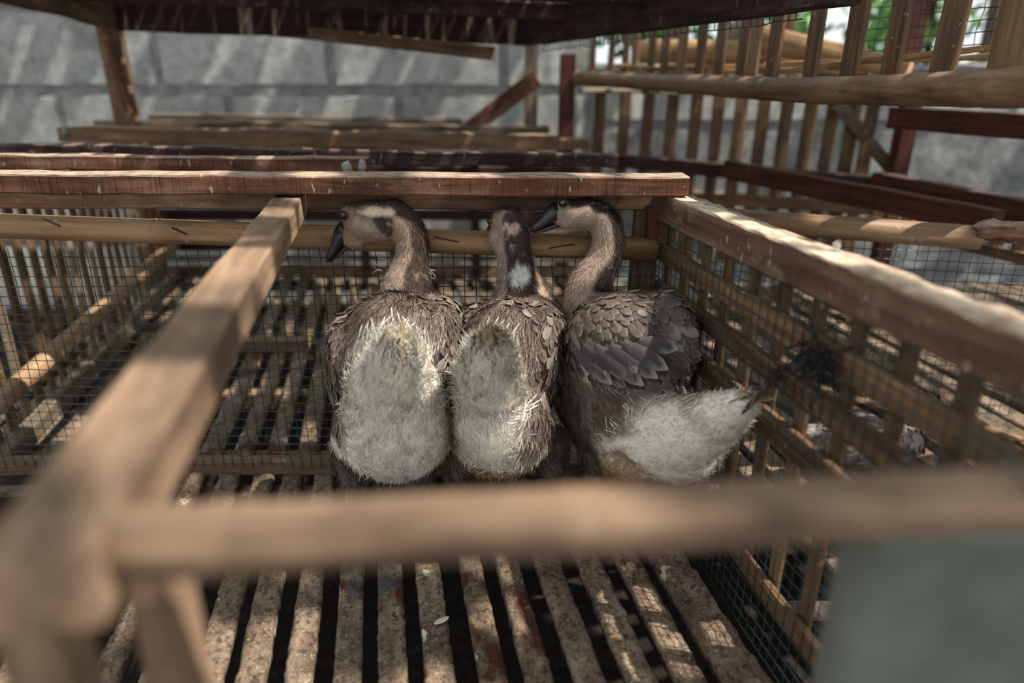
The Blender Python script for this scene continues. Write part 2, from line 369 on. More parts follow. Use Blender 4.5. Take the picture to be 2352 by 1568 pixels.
# ================================================================== PLANKS LYING ACROSS THE PENS
def plank(px0, py0, px1, py1, Y, w, h, mat, label, seg=16, rough=.002, drop=0.0):
    a, b = PY(px0, py0, Y), PY(px1, py1, Y)
    o = board('plank', a + Vector((0, w / 2, 0)), b + Vector((0, w / 2, 0)), w, h, mat, None, seg, rough)
    return tag(o, label, 'plank')
plank(-260, 422, 1583, 430, 1.36, 0.072, 0.038, 'wood_red', 'red-brown sawn plank lying right above the heads of the geese', 30, .0012)
plank(-260, 371, 843, 380, 1.66, 0.05, 0.034, 'wood_red', 'short red-brown plank with pale cement blobs at its sawn end')
plank(-300, 341, 1420, 372, 1.95, 0.06, 0.036, 'wood_dark', 'blackish plank with a dusty pale top edge behind the red-brown planks', 20, .003)
plank(132, 309, 1282, 330, 2.60, 0.10, 0.055, 'wood_brown', 'thick brown plank with a bolt head near its far end', 18, .004)
plank(215, 286, 1262, 300, 3.10, 0.07, 0.035, 'wood_grey', 'thin dusty grey plank between the bolted plank and the block wall', 18, .004)
plank(340, 271, 1062, 282, 3.60, 0.08, 0.04, 'wood_grey', 'dusty grey batten lying closest to the block wall', 14, .004)

# ================================================================== REAR PEN
rp = thing('goose_pen', (-0.5, 2.3, 0.0), 'empty slatted pen seen through the wire behind the geese', 'pen')
for k in range(-10, 15):
    x = -0.60 + 0.083 * k
    slat_lumpy('floor_slat', sk(x, 1.50, -0.014, 1.5), sk(x + random.uniform(-.01, .01), 2.38, -0.014, 1.5), random.uniform(.044, .056), 0.022, 'crust', rp, 131 + k, .003, 22, 4)
for k in range(-9, 15):
    x = -0.77 + 0.083 * k
    board('floor_slat', sk(x, 2.40, -0.012, 2.4), sk(x, 3.3, -0.012, 2.4), 0.05, 0.022, 'crust', rp, 6, .003)
for y in (1.56, 1.95, 2.40, 2.85, 3.25): board('floor_joist', (-1.7, y, -0.05), (0.5, y, -0.05), 0.05, 0.05, 'wood_brown', rp)
a = PZ(560, 790, 0.02); board('floor_block', a, a + Vector((0.22, 0, 0)), 0.05, 0.045, 'wood_brown', rp)
LW = lambda y, z, off=0.0: Vector((-1.262 - off + SK * 1.15 * (y - 1.5), y, z))
pole('bamboo_rail', LW(1.46, .165, -.03), LW(3.2, .165, -.03), 0.026, 0.028, 'bamboo_old', rp)
board('bottom_rail', LW(1.46, .02, -.01), LW(3.2, .02, -.01), 0.04, 0.045, 'bamboo_grey', rp)
board('top_rail', LW(1.46, .63), LW(3.2, .63), 0.04, 0.05, 'wood_brown', rp)
y = 1.50
while y < 3.15:
    board('wall_slat', LW(y, -0.02, .015), LW(y, 0.62, .015), 0.012, 0.034, 'bamboo_grey' if random.random() < .5 else 'bamboo_slat', rp, 4, .0015, random.randrange(6), up=Vector((-.2, 1, 0)))
    y += 0.082
for z, h, mt in ((0.03, 0.05, 'wood_brown'), (0.09, 0.03, 'bamboo_grey'), (0.155, 0.045, 'wood_dark'), (0.215, 0.03, 'bamboo_grey'), (0.30, 0.05, 'wood_dark'), (0.37, 0.04, 'pvc'), (0.5, 0.05, 'wood_dark'), (0.62, .05, 'wood_brown')):
    board('back_bar', (-1.75, 3.22, z), (0.35, 3.22, z), 0.03, h, mt, rp, 8, .003)
for px in (335, 905, 1190): q = PY(px, 520, 3.25); board('post', (q.x, q.y, -.4), (q.x, q.y, .66), 0.06, 0.06, 'wood_dark', rp, 4, up=UPX)
for px in (700, 1060): q = PY(px, 520, 2.3); board('post', (q.x, q.y + .9, -.05), (q.x, q.y + .9, .6), 0.04, 0.04, 'wood_dark', rp, 4, up=UPX)

# ================================================================== PEN BESIDE (right)
sp = thing('goose_pen', (0.9, 1.2, 0.0), 'littered slatted pen on the other side of the lath wall from the geese', 'pen')
for k in range(3, 30):
    x = 0.44 + 0.083 * k
    board('floor_slat', sk(x, 0.2, -0.012), sk(x + random.uniform(-.02, .02), 3.1, -0.012), random.uniform(.05, .06), 0.022, 'crust', sp, 16, .004)
for y in (0.5, 1.0, 1.5, 2.0, 2.8): board('floor_joist', (0.5, y, -0.05), (2.6, y, -0.05), 0.05, 0.05, 'wood_dark', sp)
for (px0, py0, px1, py1) in ((1640, 690, 2330, 1010), (1560, 700, 1900, 900), (1890, 900, 2352, 1010), (1800, 880, 2040, 1080)):
    a, b = PZ(px0, py0, .012), PZ(px1, py1, .012); board('litter_lath', a, b, 0.03, 0.008, 'bamboo_old', sp, 6, .002)
a, b = PY(1640, 502, 1.66), PY(2250, 546, 1.52)
pole('bamboo_rail', a, b, 0.027, 0.027, 'bamboo_old', sp, 0.4)
a2, b2 = Vector((a.x, a.y + .02, 0.1)), Vector((b.x + .2, b.y + .02, 0.1))
wire_mesh('back_wire', a2, b2 - a2, (0, 0, a.z - .13), 0.024, 0.024, 0.0009, 'wire', sp, 0.002, 0.012, 8)
# red rails
a, b = PY(1672, 388, 2.55), PY(2290, 512, 1.66); board('side_top_rail', a, b, 0.045, 0.062, 'wood_maroon', sp, 12)
a, b = PY(2012, 416, 2.65), PY(2420, 500, 1.98); board('far_top_rail', a, b, 0.05, 0.07, 'wood_maroon', sp, 8)
for k in range(10):
    q = a.lerp(b, 0.03 + k * 0.105); board('wall_slat', (q.x + .01, q.y, .38), (q.x + .01, q.y, q.z), 0.014, 0.042, 'bamboo_slat', sp, 4, .001, random.randrange(6), up=UPX)
board('far_lower_rail', Vector((a.x, a.y, .38)), Vector((b.x, b.y, .38)), .03, .035, 'bamboo_slat', sp, 6)
q = PY(2056, 420, 2.72); board('post', (q.x, q.y, -.4), (q.x, q.y, .88), 0.06, 0.06, 'wood_maroon', sp, 4, up=UPX)

# far lath fence and its rail
ff = thing('lath_fence', (1.0, 3.2, -0.4), 'fence of upright bamboo laths on a dark red rail below the thick bamboo cane', 'fence')
a, b = PY(1395, 366, 3.25), PY(2035, 426, 2.75); board('bottom_rail', a, b, 0.05, 0.06, 'wood_dark', ff, 10)
a3, b3 = PY(1560, 450, 3.2), PY(2035, 480, 2.7); board('lower_rail', a3, b3, 0.05, 0.05, 'wood_brown', ff, 8)
for px in (1372, 1428, 1482, 1536, 1590, 1641, 1692, 1744, 1797, 1850, 1902, 1950, 1992):
    t = (px - 1395) / 640; Yf = 3.25 - .5 * t; q = PY(px, 300, Yf + .03)
    board('lath', (q.x, q.y, 0.12), (q.x + .01, q.y, 0.93), 0.016, 0.052, 'bamboo_slat', ff, 4, .002, random.randrange(6), up=UPX)
a, b = PY(1925, 240, 2.85), PY(2045, 385, 2.8); board('brace', a, b, 0.03, 0.05, 'wood_grey', ff)

# ================================================================== RAISED PEN (right, with bamboo cane rail)
up = thing('raised_pen', (0.9, 2.2, 0.78), 'raised bamboo pen with upright laths and a thick cane rail full of offcuts', 'pen')
cpts = [(1318, 178, 3.30), (1560, 192, 2.45), (1820, 206, 1.80), (2100, 206, 1.38), (2420, 196, 1.06), (2900, 180, 0.80)]
CP = [PY(*p) for p in cpts]
def cane_at(t):
    s_ = t * (len(CP) - 1); i = min(int(s_), len(CP) - 2); f_ = s_ - i
    p0, p1, p2, p3 = CP[max(i - 1, 0)], CP[i], CP[i + 1], CP[min(i + 2, len(CP) - 1)]
    return 0.5 * ((2 * p1) + (-p0 + p2) * f_ + (2 * p0 - 5 * p1 + 4 * p2 - p3) * f_ ** 2 + (-p0 + 3 * p1 - 3 * p2 + p3) * f_ ** 3)
pts, rad = [], []
for k in range(61):
    t = k / 60; pts.append(cane_at(t)); rad.append(0.030 * (1.06 if k % 9 == 0 else 1.0))
fm = frame(pts[0], pts[-1]); fi = fm.inverted(); v, f = tube_mesh([fi @ p for p in pts], rad, 14); put('cane_rail', mesh_from('cane', v, f), fm, 'bamboo_old', up, True)
for px, w in ((1352, .035), (1392, .035), (1425, .035), (1452, .035), (1490, .035), (1520, .035), (1556, .04), (1600, .04), (1642, .042), (1694, .042), (1722, .042), (1768, .045), (1852, .042), (1942, .046), (2042, .042), (2160, .05), (2315, .06)):
    best = min((abs((CX + F_PX * (lambda d: d.x / (d.y * _c - (d.z) * _s))(cane_at(t / 200) - Vector((0, 0, CAM_H)))) - px), t / 200) for t in range(201))[1]
    q = cane_at(best) + Vector((0.015, 0.036, 0)); dn = (cane_at(min(best + .01, 1)) - cane_at(max(best - .01, 0))); dn.z = 0
    board('lath', (q.x, q.y, q.z - 0.03), (q.x + random.uniform(-.005, .02), q.y, q.z + 0.62), 0.012, w * 1.3, 'bamboo_slat', up, 4, .0015, random.randrange(8), up=dn.normalized())
# floor: slats across, joist, litter and bamboo logs, second wire wall behind
for k in range(16):
    t = 0.03 + k * 0.06; q = cane_at(t)
    board('floor_slat', (q.x, q.y + .03, .85), (q.x + 1.0, q.y + .42, .85), 0.05, 0.018, 'bamboo_grey', up, 5, .003)
a, b = PY(2052, 270, 2.55), PY(2420, 296, 2.0); board('floor_joist', a, b, 0.05, 0.07, 'wood_maroon', up, 8)
a, b = PY(1740, 95, 2.5), PY(2080, 178, 2.2); pole('bamboo_log', a, b, 0.055, 0.05, 'bamboo', up, .5)
a, b = PY(1480, 116, 3.4), PY(1800, 128, 2.8); pole('bamboo_log', a, b, 0.05, 0.05, 'bamboo', up, .5)
for (x0, y0, x1, y1, Y0, Y1) in ((1760, 168, 2300, 105, 2.0, 1.7), (1790, 150, 2290, 128, 2.05, 1.8), (1700, 150, 2000, 175, 2.2, 1.9), (1480, 158, 1760, 150, 2.7, 2.4), (1720, 128, 1860, 150, 2.3, 2.1), (1420, 150, 1720, 165, 2.9, 2.4)):
    board('split_bamboo', PY(x0, y0, Y0), PY(x1, y1, Y1), 0.035, 0.014, 'bamboo', up, 8, .003)
a, b = PY(1790, 150, 2.75), PY(1822, -60, 2.75); pole('bamboo_post', a, b, 0.035, 0.035, 'bamboo', up, .4)
a, b = PY(1330, 60, 3.4), PY(2500, 40, 1.9)
wire_mesh('far_wire', PY(1985, 118, 1.95), PY(2420, 92, 1.62) - PY(1985, 118, 1.95), (0, 0, 0.35), 0.026, 0.026, 0.0013, 'wire', up, 0.004, 0.02, 5)
wire_mesh('hanging_wire', PY(1245, 118, 2.80), PY(1850, 42, 1.55) - PY(1245, 118, 2.80), (0, 0, 0.16), 0.024, 0.026, 0.0016, 'wire', up, 0.004, 0.03, 6)
tp = [PY(1735 + 55 * math.cos(t), 52 + 9 * math.sin(t), 2.62 - .07 * math.sin(t)) for t in np.linspace(0, 6.28, 28)]
tubes_obj('tie_wire', [tp], 0.003, 'pvc', up, 6)
q = PY(1298, 190, 3.28); board('end_post', (q.x, q.y, -.4), (q.x + .01, q.y, 1.0), 0.06, 0.07, 'wood_maroon', up, 4, up=UPX)
for px, Y in ((2100, 4.4), (1690, 4.5), (2290, 4.5), (2190, 4.6), (1560, 4.6)):
    q = PY(px, 60, Y); board('far_post', (q.x, q.y, -.4), (q.x, q.y, 2.1), 0.10, 0.10, 'wood_maroon' if px == 2100 else 'wood_grey', up, 4, up=UPX)

# ================================================================== RAISED PEN (left, seen from beneath)
ul = thing('raised_pen', (-0.9, 2.8, 1.05), 'raised pen whose dark slatted underside hangs over the rear planks', 'pen')
zt = 1.10
L0, L1 = PY(262, 38, 2.90), PY(1215, 72, 2.90)
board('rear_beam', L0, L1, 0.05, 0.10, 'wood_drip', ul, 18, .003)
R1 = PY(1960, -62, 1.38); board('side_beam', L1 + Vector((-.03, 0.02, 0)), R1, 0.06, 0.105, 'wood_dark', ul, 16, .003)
R0 = PY(-420, -150, 1.75); board('side_plank', L0, R0, 0.03, 0.10, 'wood_brown', ul, 12, .006)
a, b = PY(560, 62, 3.05), PY(1132, 122, 2.55); board('loose_batten', a, b, 0.045, 0.045, 'wood_brown', ul, 6)
for k in range(26):
    t = k / 25.0; p = L0.lerp(L1, t); q = R0.lerp(R1, t); 
    board('floor_slat', Vector((p.x, p.y + .06, p.z + .075)), Vector((q.x, q.y, q.z + .075)), 0.042, 0.018, 'crust', ul, 5, .003)
for tt in (0.28, 0.6):
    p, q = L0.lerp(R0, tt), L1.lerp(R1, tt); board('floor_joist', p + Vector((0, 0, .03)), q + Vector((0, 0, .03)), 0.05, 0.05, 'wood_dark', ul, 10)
q = PY(272, 150, 3.0); board('post', (q.x, q.y, -.4), (q.x - .01, q.y, 1.2), 0.055, 0.085, 'wood_brown', ul, 5, up=UPX)
a, b = PY(240, 60, 2.93), PY(302, 268, 2.93); board('brace', a, b, 0.03, 0.04, 'wood_red', ul)
q = PY(1220, 200, 3.35); board('post', (q.x, q.y, -.4), (q.x, q.y, 1.2), 0.05, 0.06, 'wood_grey', ul, 5, up=UPX)
a, b = PY(1232, 178, 3.28), PY(1078, 298, 3.28); board('brace', a, b, 0.03, 0.075, 'wood_red', ul)

# ================================================================== GREENERY BEHIND THE WALL AND ADDED CANOPY ABOVE
def leaves(name, centers, count, spread, size, mat, seed):
    r = np.random.default_rng(seed); V, Fc = [], []
    for k in range(count):
        c = np.array(centers[k % len(centers)]) + r.normal(0, 1, 3) * np.array(spread)
        a = r.normal(0, 1, 3); a /= np.linalg.norm(a); b = np.cross(a, r.normal(0, 1, 3)); b /= np.linalg.norm(b); L = size * r.uniform(.6, 1.3); w = L * .36
        nn = np.cross(a, b); o = len(V)
        V += [c - a * L, c - a * L * .2 + b * w + nn * w * .2, c + a * L, c - a * L * .2 - b * w + nn * w * .2]; Fc += [(o, o + 1, o + 2), (o, o + 2, o + 3)]
    return V, Fc
def bush(px, Y, z0, hgt, wid, mat, label, seed):
    q = PY(px, 60, Y); root = thing('garden_bush', (q.x, Y, -0.42), label, 'bush', 'greenery beyond the block wall')
    v, f = tube_mesh([(q.x, Y, -.42), (q.x + .05, Y, z0), (q.x, Y, z0 + hgt * .5)], [.05, .04, .02], 8)
    put('stem', mesh_from('stem', [Vector(p) - Vector((q.x, Y, -.42)) for p in v], f), Matrix.Translation((q.x, Y, -.42)), 'trunk', root)
    cs = [(random.uniform(-1, 1) * wid * .35, random.uniform(-.4, .4), z0 + .42 + random.uniform(0, 1) * hgt) for _ in range(14)]
    V, Fc = leaves('foliage', cs, 900, (wid * .12, .16, .22), .10, mat, seed)
    tag(put('foliage', mesh_from('foliage', V, Fc), Matrix.Translation((q.x, Y, -.42)), mat, root), None, None, None, 'stuff')
bush(1500, 7.0, 1.0, 1.6, 1.0, 'leaf', 'mid green leafy bush standing furthest past the end of the cane rail', 1)
bush(1800, 5.4, 1.0, 1.6, .9, 'leaf_light', 'bright green bush seen past the tall bamboo post', 2)
bush(2130, 6.0, 1.0, 1.8, .9, 'leaf_light', 'bright green bush seen behind the dark red far post', 3)
bush(2440, 7.4, 1.0, 1.8, 1.0, 'leaf', 'green bush beyond the widest bamboo lath', 4)
bush(-200, 6.0, 1.1, 2.0, 1.6, 'leaf', 'dark leafy bush over the block wall on the side of the brace', 5)
bush(700, 7.6, 1.1, 2.0, 1.8, 'leaf', 'green leafy bush over the block wall behind the raised slats', 6)
r = random.Random(5); V, Fc = [], []  # unseen leaf canopy, added to break the sun into dapples
for k in range(1250):
    c = Vector((r.uniform(-1.6, 6.0), r.uniform(-2.5, 4.3), r.uniform(3.0, 3.9))); a = Vector((r.gauss(0, 1), r.gauss(0, 1), r.gauss(0, .35))).normalized()
    b = a.cross(Vector((r.gauss(0, .4), r.gauss(0, .4), 1))).normalized(); L = r.uniform(.14, .24); o = len(V); w = L * .42
    V += [c - a * L, c + b * w - a * L * .2, c + a * L, c - b * w - a * L * .2]; Fc += [(o, o + 1, o + 2, o + 3)]
can = thing('added_shade_tree', (3.9, -1.6, -0.42), 'leafy tree added out of view so its crown dapples the sunlight on the pens', 'tree')
v, f = tube_mesh([(3.9, -1.6, -.42), (3.8, -1.5, 1.5), (3.2, -1.0, 3.2)], [.14, .12, .08], 10)
put('trunk', mesh_from('trunk', [Vector(p) - Vector((3.9, -1.6, -.42)) for p in v], f), Matrix.Translation((3.9, -1.6, -.42)), 'trunk', can)
tag(put('crown', mesh_from('crown', [p - Vector((3.9, -1.6, -.42)) for p in V], Fc), Matrix.Translation((3.9, -1.6, -.42)), 'leaf', can), None, None, None, 'stuff')

# ================================================================== GEESE
def V3(p): return np.array([p[0], p[1], p[2]], float)
def ell_mesh(bm, c, r, axis=None, roll=0.0):
    """ellipsoid: radii r, its local Z along axis"""
    mt = Matrix.Translation(c)
    if axis is not None: mt = mt @ Vector(axis).normalized().to_track_quat('Z', 'Y').to_matrix().to_4x4()
    mt = mt @ Matrix.Rotation(roll, 4, 'Z') @ Matrix.Diagonal((*r, 1))
    bmesh.ops.create_uvsphere(bm, u_segments=28, v_segments=18, radius=1.0, matrix=mt)
def chain_mesh(bm, pts, rad, sub=6):
    P, R = [], []
    n = len(pts)
    for i in range(n - 1):
        p0, p1, p2, p3 = pts[max(i - 1, 0)], pts[i], pts[i + 1], pts[min(i + 2, n - 1)]
        for k in range(sub):
            f = k / sub
            P.append(0.5 * ((2 * p1) + (-p0 + p2) * f + (2 * p0 - 5 * p1 + 4 * p2 - p3) * f ** 2 + (-p0 + 3 * p1 - 3 * p2 + p3) * f ** 3)); R.append(rad[i] + (rad[i + 1] - rad[i]) * f)
    P.append(pts[-1]); R.append(rad[-1])
    v, f = tube_mesh(P, R, 18); vs = [bm.verts.new(p) for p in v]
    for q in f: bm.faces.new([vs[i] for i in q])
    return P, R
def solid(bm, voxel=0.0045, smooth=18):
    me = bpy.data.meshes.new('raw'); bm.to_mesh(me); bm.free(); o = bpy.data.objects.new('raw', me); COL.objects.link(o)
    a = o.modifiers.new('r', 'REMESH'); a.mode = 'VOXEL'; a.voxel_size = voxel
    b = o.modifiers.new('s', 'SMOOTH'); b.iterations = smooth; b.factor = 0.5
    dg = bpy.context.evaluated_depsgraph_get(); out = bpy.data.meshes.new_from_object(o.evaluated_get(dg)); bpy.data.objects.remove(o); bpy.data.meshes.remove(me); return out
def set_cols(me, cols):
    at = me.color_attributes.new('Col', 'FLOAT_COLOR', 'POINT'); c = np.ones((len(me.vertices), 4), np.float32); c[:, :3] = cols; at.data.foreach_set('color', c.ravel())
def np_mesh(name, V, F4):
    """mesh from vertex array and list of equal-sized faces"""
    me = bpy.data.meshes.new(name); nf, k = F4.shape
    me.vertices.add(len(V)); me.vertices.foreach_set('co', V.astype(np.float32).ravel())
    me.loops.add(nf * k); me.loops.foreach_set('vertex_index', F4.astype(np.int32).ravel())
    me.polygons.add(nf); me.polygons.foreach_set('loop_start', np.arange(nf, dtype=np.int32) * k)
    me.update(calc_edges=True); return me
def unit(a): return a / np.maximum(np.linalg.norm(a, axis=-1, keepdims=True), 1e-9)
def sample(me, count, rng):
    me.calc_loop_triangles(); nv = len(me.vertices)
    co = np.empty(nv * 3, np.float32); me.vertices.foreach_get('co', co); co = co.reshape(-1, 3).astype(float)
    no = np.empty(nv * 3, np.float32); me.vertices.foreach_get('normal', no); no = no.reshape(-1, 3).astype(float)
    tr = np.empty(len(me.loop_triangles) * 3, np.int32); me.loop_triangles.foreach_get('vertices', tr); tr = tr.reshape(-1, 3)
    A = np.linalg.norm(np.cross(co[tr[:, 1]] - co[tr[:, 0]], co[tr[:, 2]] - co[tr[:, 0]]), axis=1); idx = rng.choice(len(tr), count, p=A / A.sum())
    a, b = rng.random(count), rng.random(count); s = a + b > 1; a[s], b[s] = 1 - a[s], 1 - b[s]; t = tr[idx]
    w = np.stack([1 - a - b, a, b], 1)[:, :, None]
    return (co[t] * w).sum(1), unit((no[t] * w).sum(1))
def vnoise(p, k, seed=0.0):
    return np.array([mnoise.noise(Vector((q[0] * k + seed, q[1] * k, q[2] * k))) for q in p])
def lc(*rgb): return np.array(lin(*rgb)[:3])
C_BROWN, C_DARK, C_BEIGE, C_WHITE, C_GREY, C_TAN, C_STAIN = lc(104, 91, 82), lc(66, 55, 49), lc(148, 130, 115), lc(236, 231, 219), lc(134, 124, 116), lc(190, 172, 150), lc(142, 118, 84)

def smoothstep(x, a, b): t = np.clip((x - a) / (b - a), 0, 1); return t * t * (3 - 2 * t)
class Mask:
    """soft ellipsoid: 1 inside, 0 outside"""
    def __init__(s, c, r): s.c, s.r = V3(c), np.array(r, float)
    def __call__(s, p, soft=0.25): return 1 - smoothstep(np.linalg.norm((p - s.c) / s.r, axis=1), 1 - soft, 1 + soft)

def strands(name, p, nrm, flow, L, lift, w, col, rng, parent, base, droop=0.0):
    k = len(p); side = unit(np.cross(flow, nrm) + rng.normal(0, .35, (k, 3))); j = rng.normal(0, .22, (k, 3)); L = L[:, None]; lf = lift[:, None]
    b0 = p - nrm * 0.002; d = unit(flow + nrm * lf + j); m_ = b0 + d * L * .55; tip = b0 + unit(d * .75 + flow * .45 + rng.normal(0, .18, (k, 3)) - np.array([0, 0, droop])) * L * .5 + d * L * .5
    w = w[:, None]
    V = np.stack([b0 - side * w, b0 + side * w, m_ + side * w * .8, m_ - side * w * .8, tip + side * w * .12, tip - side * w * .12], 1).reshape(-1, 3)
    o = np.arange(k)[:, None] * 6; F4 = np.concatenate([o + np.array([[0, 1, 2, 3]]), o + np.array([[3, 2, 4, 5]])], 0)
    me = np_mesh(name, V - V3(base), F4); cv = np.repeat(col, 6, 0).reshape(k, 6, 3).copy(); cv[:, 4:] *= 1.08; set_cols(me, cv.reshape(-1, 3))
    ob = put(name, me, Matrix.Translation(base), 'plumage', parent); tag(ob, None, None, None, 'stuff'); return ob
def feathers(name, p, nrm, flow, L, w, col, edge, rng, parent, base, lift=0.12, kind='stuff'):
    """overlapping vane-shaped feathers with a pale rim and raised shaft"""
    k = len(p); f = unit(flow - nrm * (flow * nrm).sum(1, keepdims=True)); side = unit(np.cross(f, nrm)); f = unit(f + side * rng.normal(0, .10, (k, 1)))
    st = [0.0, .25, .55, .82, 1.0]; wd = [.35, .85, 1.0, .78, .12]; V = []; L = L[:, None]; w = w[:, None]; lf = rng.uniform(.5, 1.3, (k, 1)) * lift
    for a, b in zip(st, wd):
        c = p + f * L * a + nrm * (0.0012 + L * lf * a - L * .10 * a * a)
        V += [c - side * w * b - nrm * w * .22 * b, c + nrm * w * .10, c + side * w * b - nrm * w * .22 * b]
    V = np.stack(V, 1); o = np.arange(k)[:, None] * 15; fs = []
    for i in range(4):
        for j in range(2): fs.append(o + np.array([[i * 3 + j, i * 3 + j + 1, i * 3 + j + 4, i * 3 + j + 3]]))
    me = np_mesh(name, V.reshape(-1, 3) - V3(base), np.concatenate(fs, 0)); cv = np.repeat(col, 15, 0).reshape(k, 15, 3).copy()
    cv[:, 12:] = edge[:, None, :]; cv[:, [9, 11]] = (cv[:, [9, 11]] + edge[:, None, :]) * .5; cv[:, [1, 4, 7, 10]] *= .8
    set_cols(me, cv.reshape(-1, 3)); ob = put(name, me, Matrix.Translation(base), 'feather', parent, True)
    if kind: tag(ob, None, None, None, kind)
    return ob
def thin(p, dist, rng):
    """pick points no closer than dist (grid hash)"""
    keep, cells = [], {}
    for i, q in enumerate(p):
        c = tuple((q / dist).astype(int)); ok = True
        for a in (-1, 0, 1):
            for b in (-1, 0, 1):
                for d in (-1, 0, 1):
                    for j in cells.get((c[0] + a, c[1] + b, c[2] + d), ()):
                        if ((p[j] - q) ** 2).sum() < dist * dist: ok = False
        if ok: keep.append(i); cells.setdefault(c, []).append(i)
    return np.array(keep)

def leg_foot(parent, hock, ground, toe_dir, mat, base):
    """scaly shank and webbed foot with three toes"""
    bm = bmesh.new(); hock, ground = Vector(hock), Vector(ground); td = Vector(toe_dir).normalized(); sd_ = Vector((-td.y, td.x, 0))
    chain_mesh(bm, [hock + Vector((0, 0, .03)), hock, ground + Vector((0, 0, .028)), ground + Vector((0, 0, .010))], [.016, .0135, .0105, .012], 4)
    tips = []
    for a in (-.42, 0, .42):
        d = td * math.cos(a) + sd_ * math.sin(a); tip = ground + d * (.085 if a == 0 else .075) + Vector((0, 0, .005)); tips.append(tip)
        chain_mesh(bm, [ground + Vector((0, 0, .012)), ground + d * .04 + Vector((0, 0, .013)), tip], [.009, .0075, .004], 3)
    chain_mesh(bm, [ground + Vector((0, 0, .014)), ground - td * .025 + Vector((0, 0, .008))], [.006, .003], 2)
    g = bm.verts.new(ground + Vector((0, 0, .010))); tv = [bm.verts.new(t * .94 + ground * .06) for t in tips]; bm.faces.new((g, tv[0], tv[1])); bm.faces.new((g, tv[1], tv[2]))
    me = bpy.data.meshes.new('leg'); bm.to_mesh(me); bm.free(); me.transform(Matrix.Translation(-Vector(base)))
    return put('leg', me, Matrix.Translation(base), mat, parent, True)
def beak_part(parent, root, tip, upv, w, base):
    """upper and lower mandible with a knob of a nail at the end"""
    root, tip = Vector(root), Vector(tip); d = tip - root; L = d.length; d.normalize(); u = Vector(upv); u = (u - d * u.dot(d)).normalized(); s = d.cross(u).normalized(); obs = []
    for nm, prof in (('beak', [(-.30, .028, -.004, .92), (-.10, .0295, -.004, 1.0), (.15, .0255, -.004, .98), (.4, .0175, -.0045, .86), (.7, .0115, -.0045, .80), (.92, .009, -.0045, .70), (1.0, .0035, -.004, .42)]),
                     ('lower_beak', [(-.10, -.0052, -.019, .86), (.2, -.0052, -.018, .82), (.55, -.0052, -.015, .74), (.85, -.0052, -.010, .62), (.95, -.0055, -.008, .4)])):
        v, f = [], []
        for a, zt_, zb, wk in prof:
            c = root + d * L * a
            for y_, z_ in ((-1, .0), (-.92, .55), (-.5, .92), (0, 1.0), (.5, .92), (.92, .55), (1, 0), (0, -.05)):
                v.append(c + s * w * wk * y_ + u * (zb + (zt_ - zb) * max(z_, 0)))
        n_ = len(prof)
        for i in range(n_ - 1):
            for k in range(8): f.append((i * 8 + k, i * 8 + (k + 1) % 8, i * 8 + 8 + (k + 1) % 8, i * 8 + 8 + k))
        f += [tuple(range(7, -1, -1)), tuple(range(n_ * 8 - 8, n_ * 8))]
        obs.append(put(nm, mesh_from(nm, [p - Vector(base) for p in v], f), Matrix.Translation(base), 'beak', parent, True))
    nc = root + d * L * .97 + u * .0; bm = bmesh.new(); ell_mesh(bm, nc - Vector(base), (w * .42, .006, .007), d)
    me = bpy.data.meshes.new('nail'); bm.to_mesh(me); bm.free(); pn = put('nail', me, Matrix.Translation(base), 'beak_tip', obs[0], True)
    return obs
def eye_part(parent, c, nrm, r, base):
    c = Vector(c); bm = bmesh.new(); ell_mesh(bm, c - Vector(base), (r * 1.22, r * 1.22, r * .5), nrm); me = bpy.data.meshes.new('eyelid'); bm.to_mesh(me); bm.free()
    lid = put('eyelid', me, Matrix.Translation(base), 'eye_ring', parent, True)
    bm = bmesh.new(); ell_mesh(bm, c + Vector(nrm).normalized() * r * .25 - Vector(base), (r, r, r * .8), nrm); me = bpy.data.meshes.new('eye'); bm.to_mesh(me); bm.free()
    put('eyeball', me, Matrix.Translation(base), 'eye', lid, True)

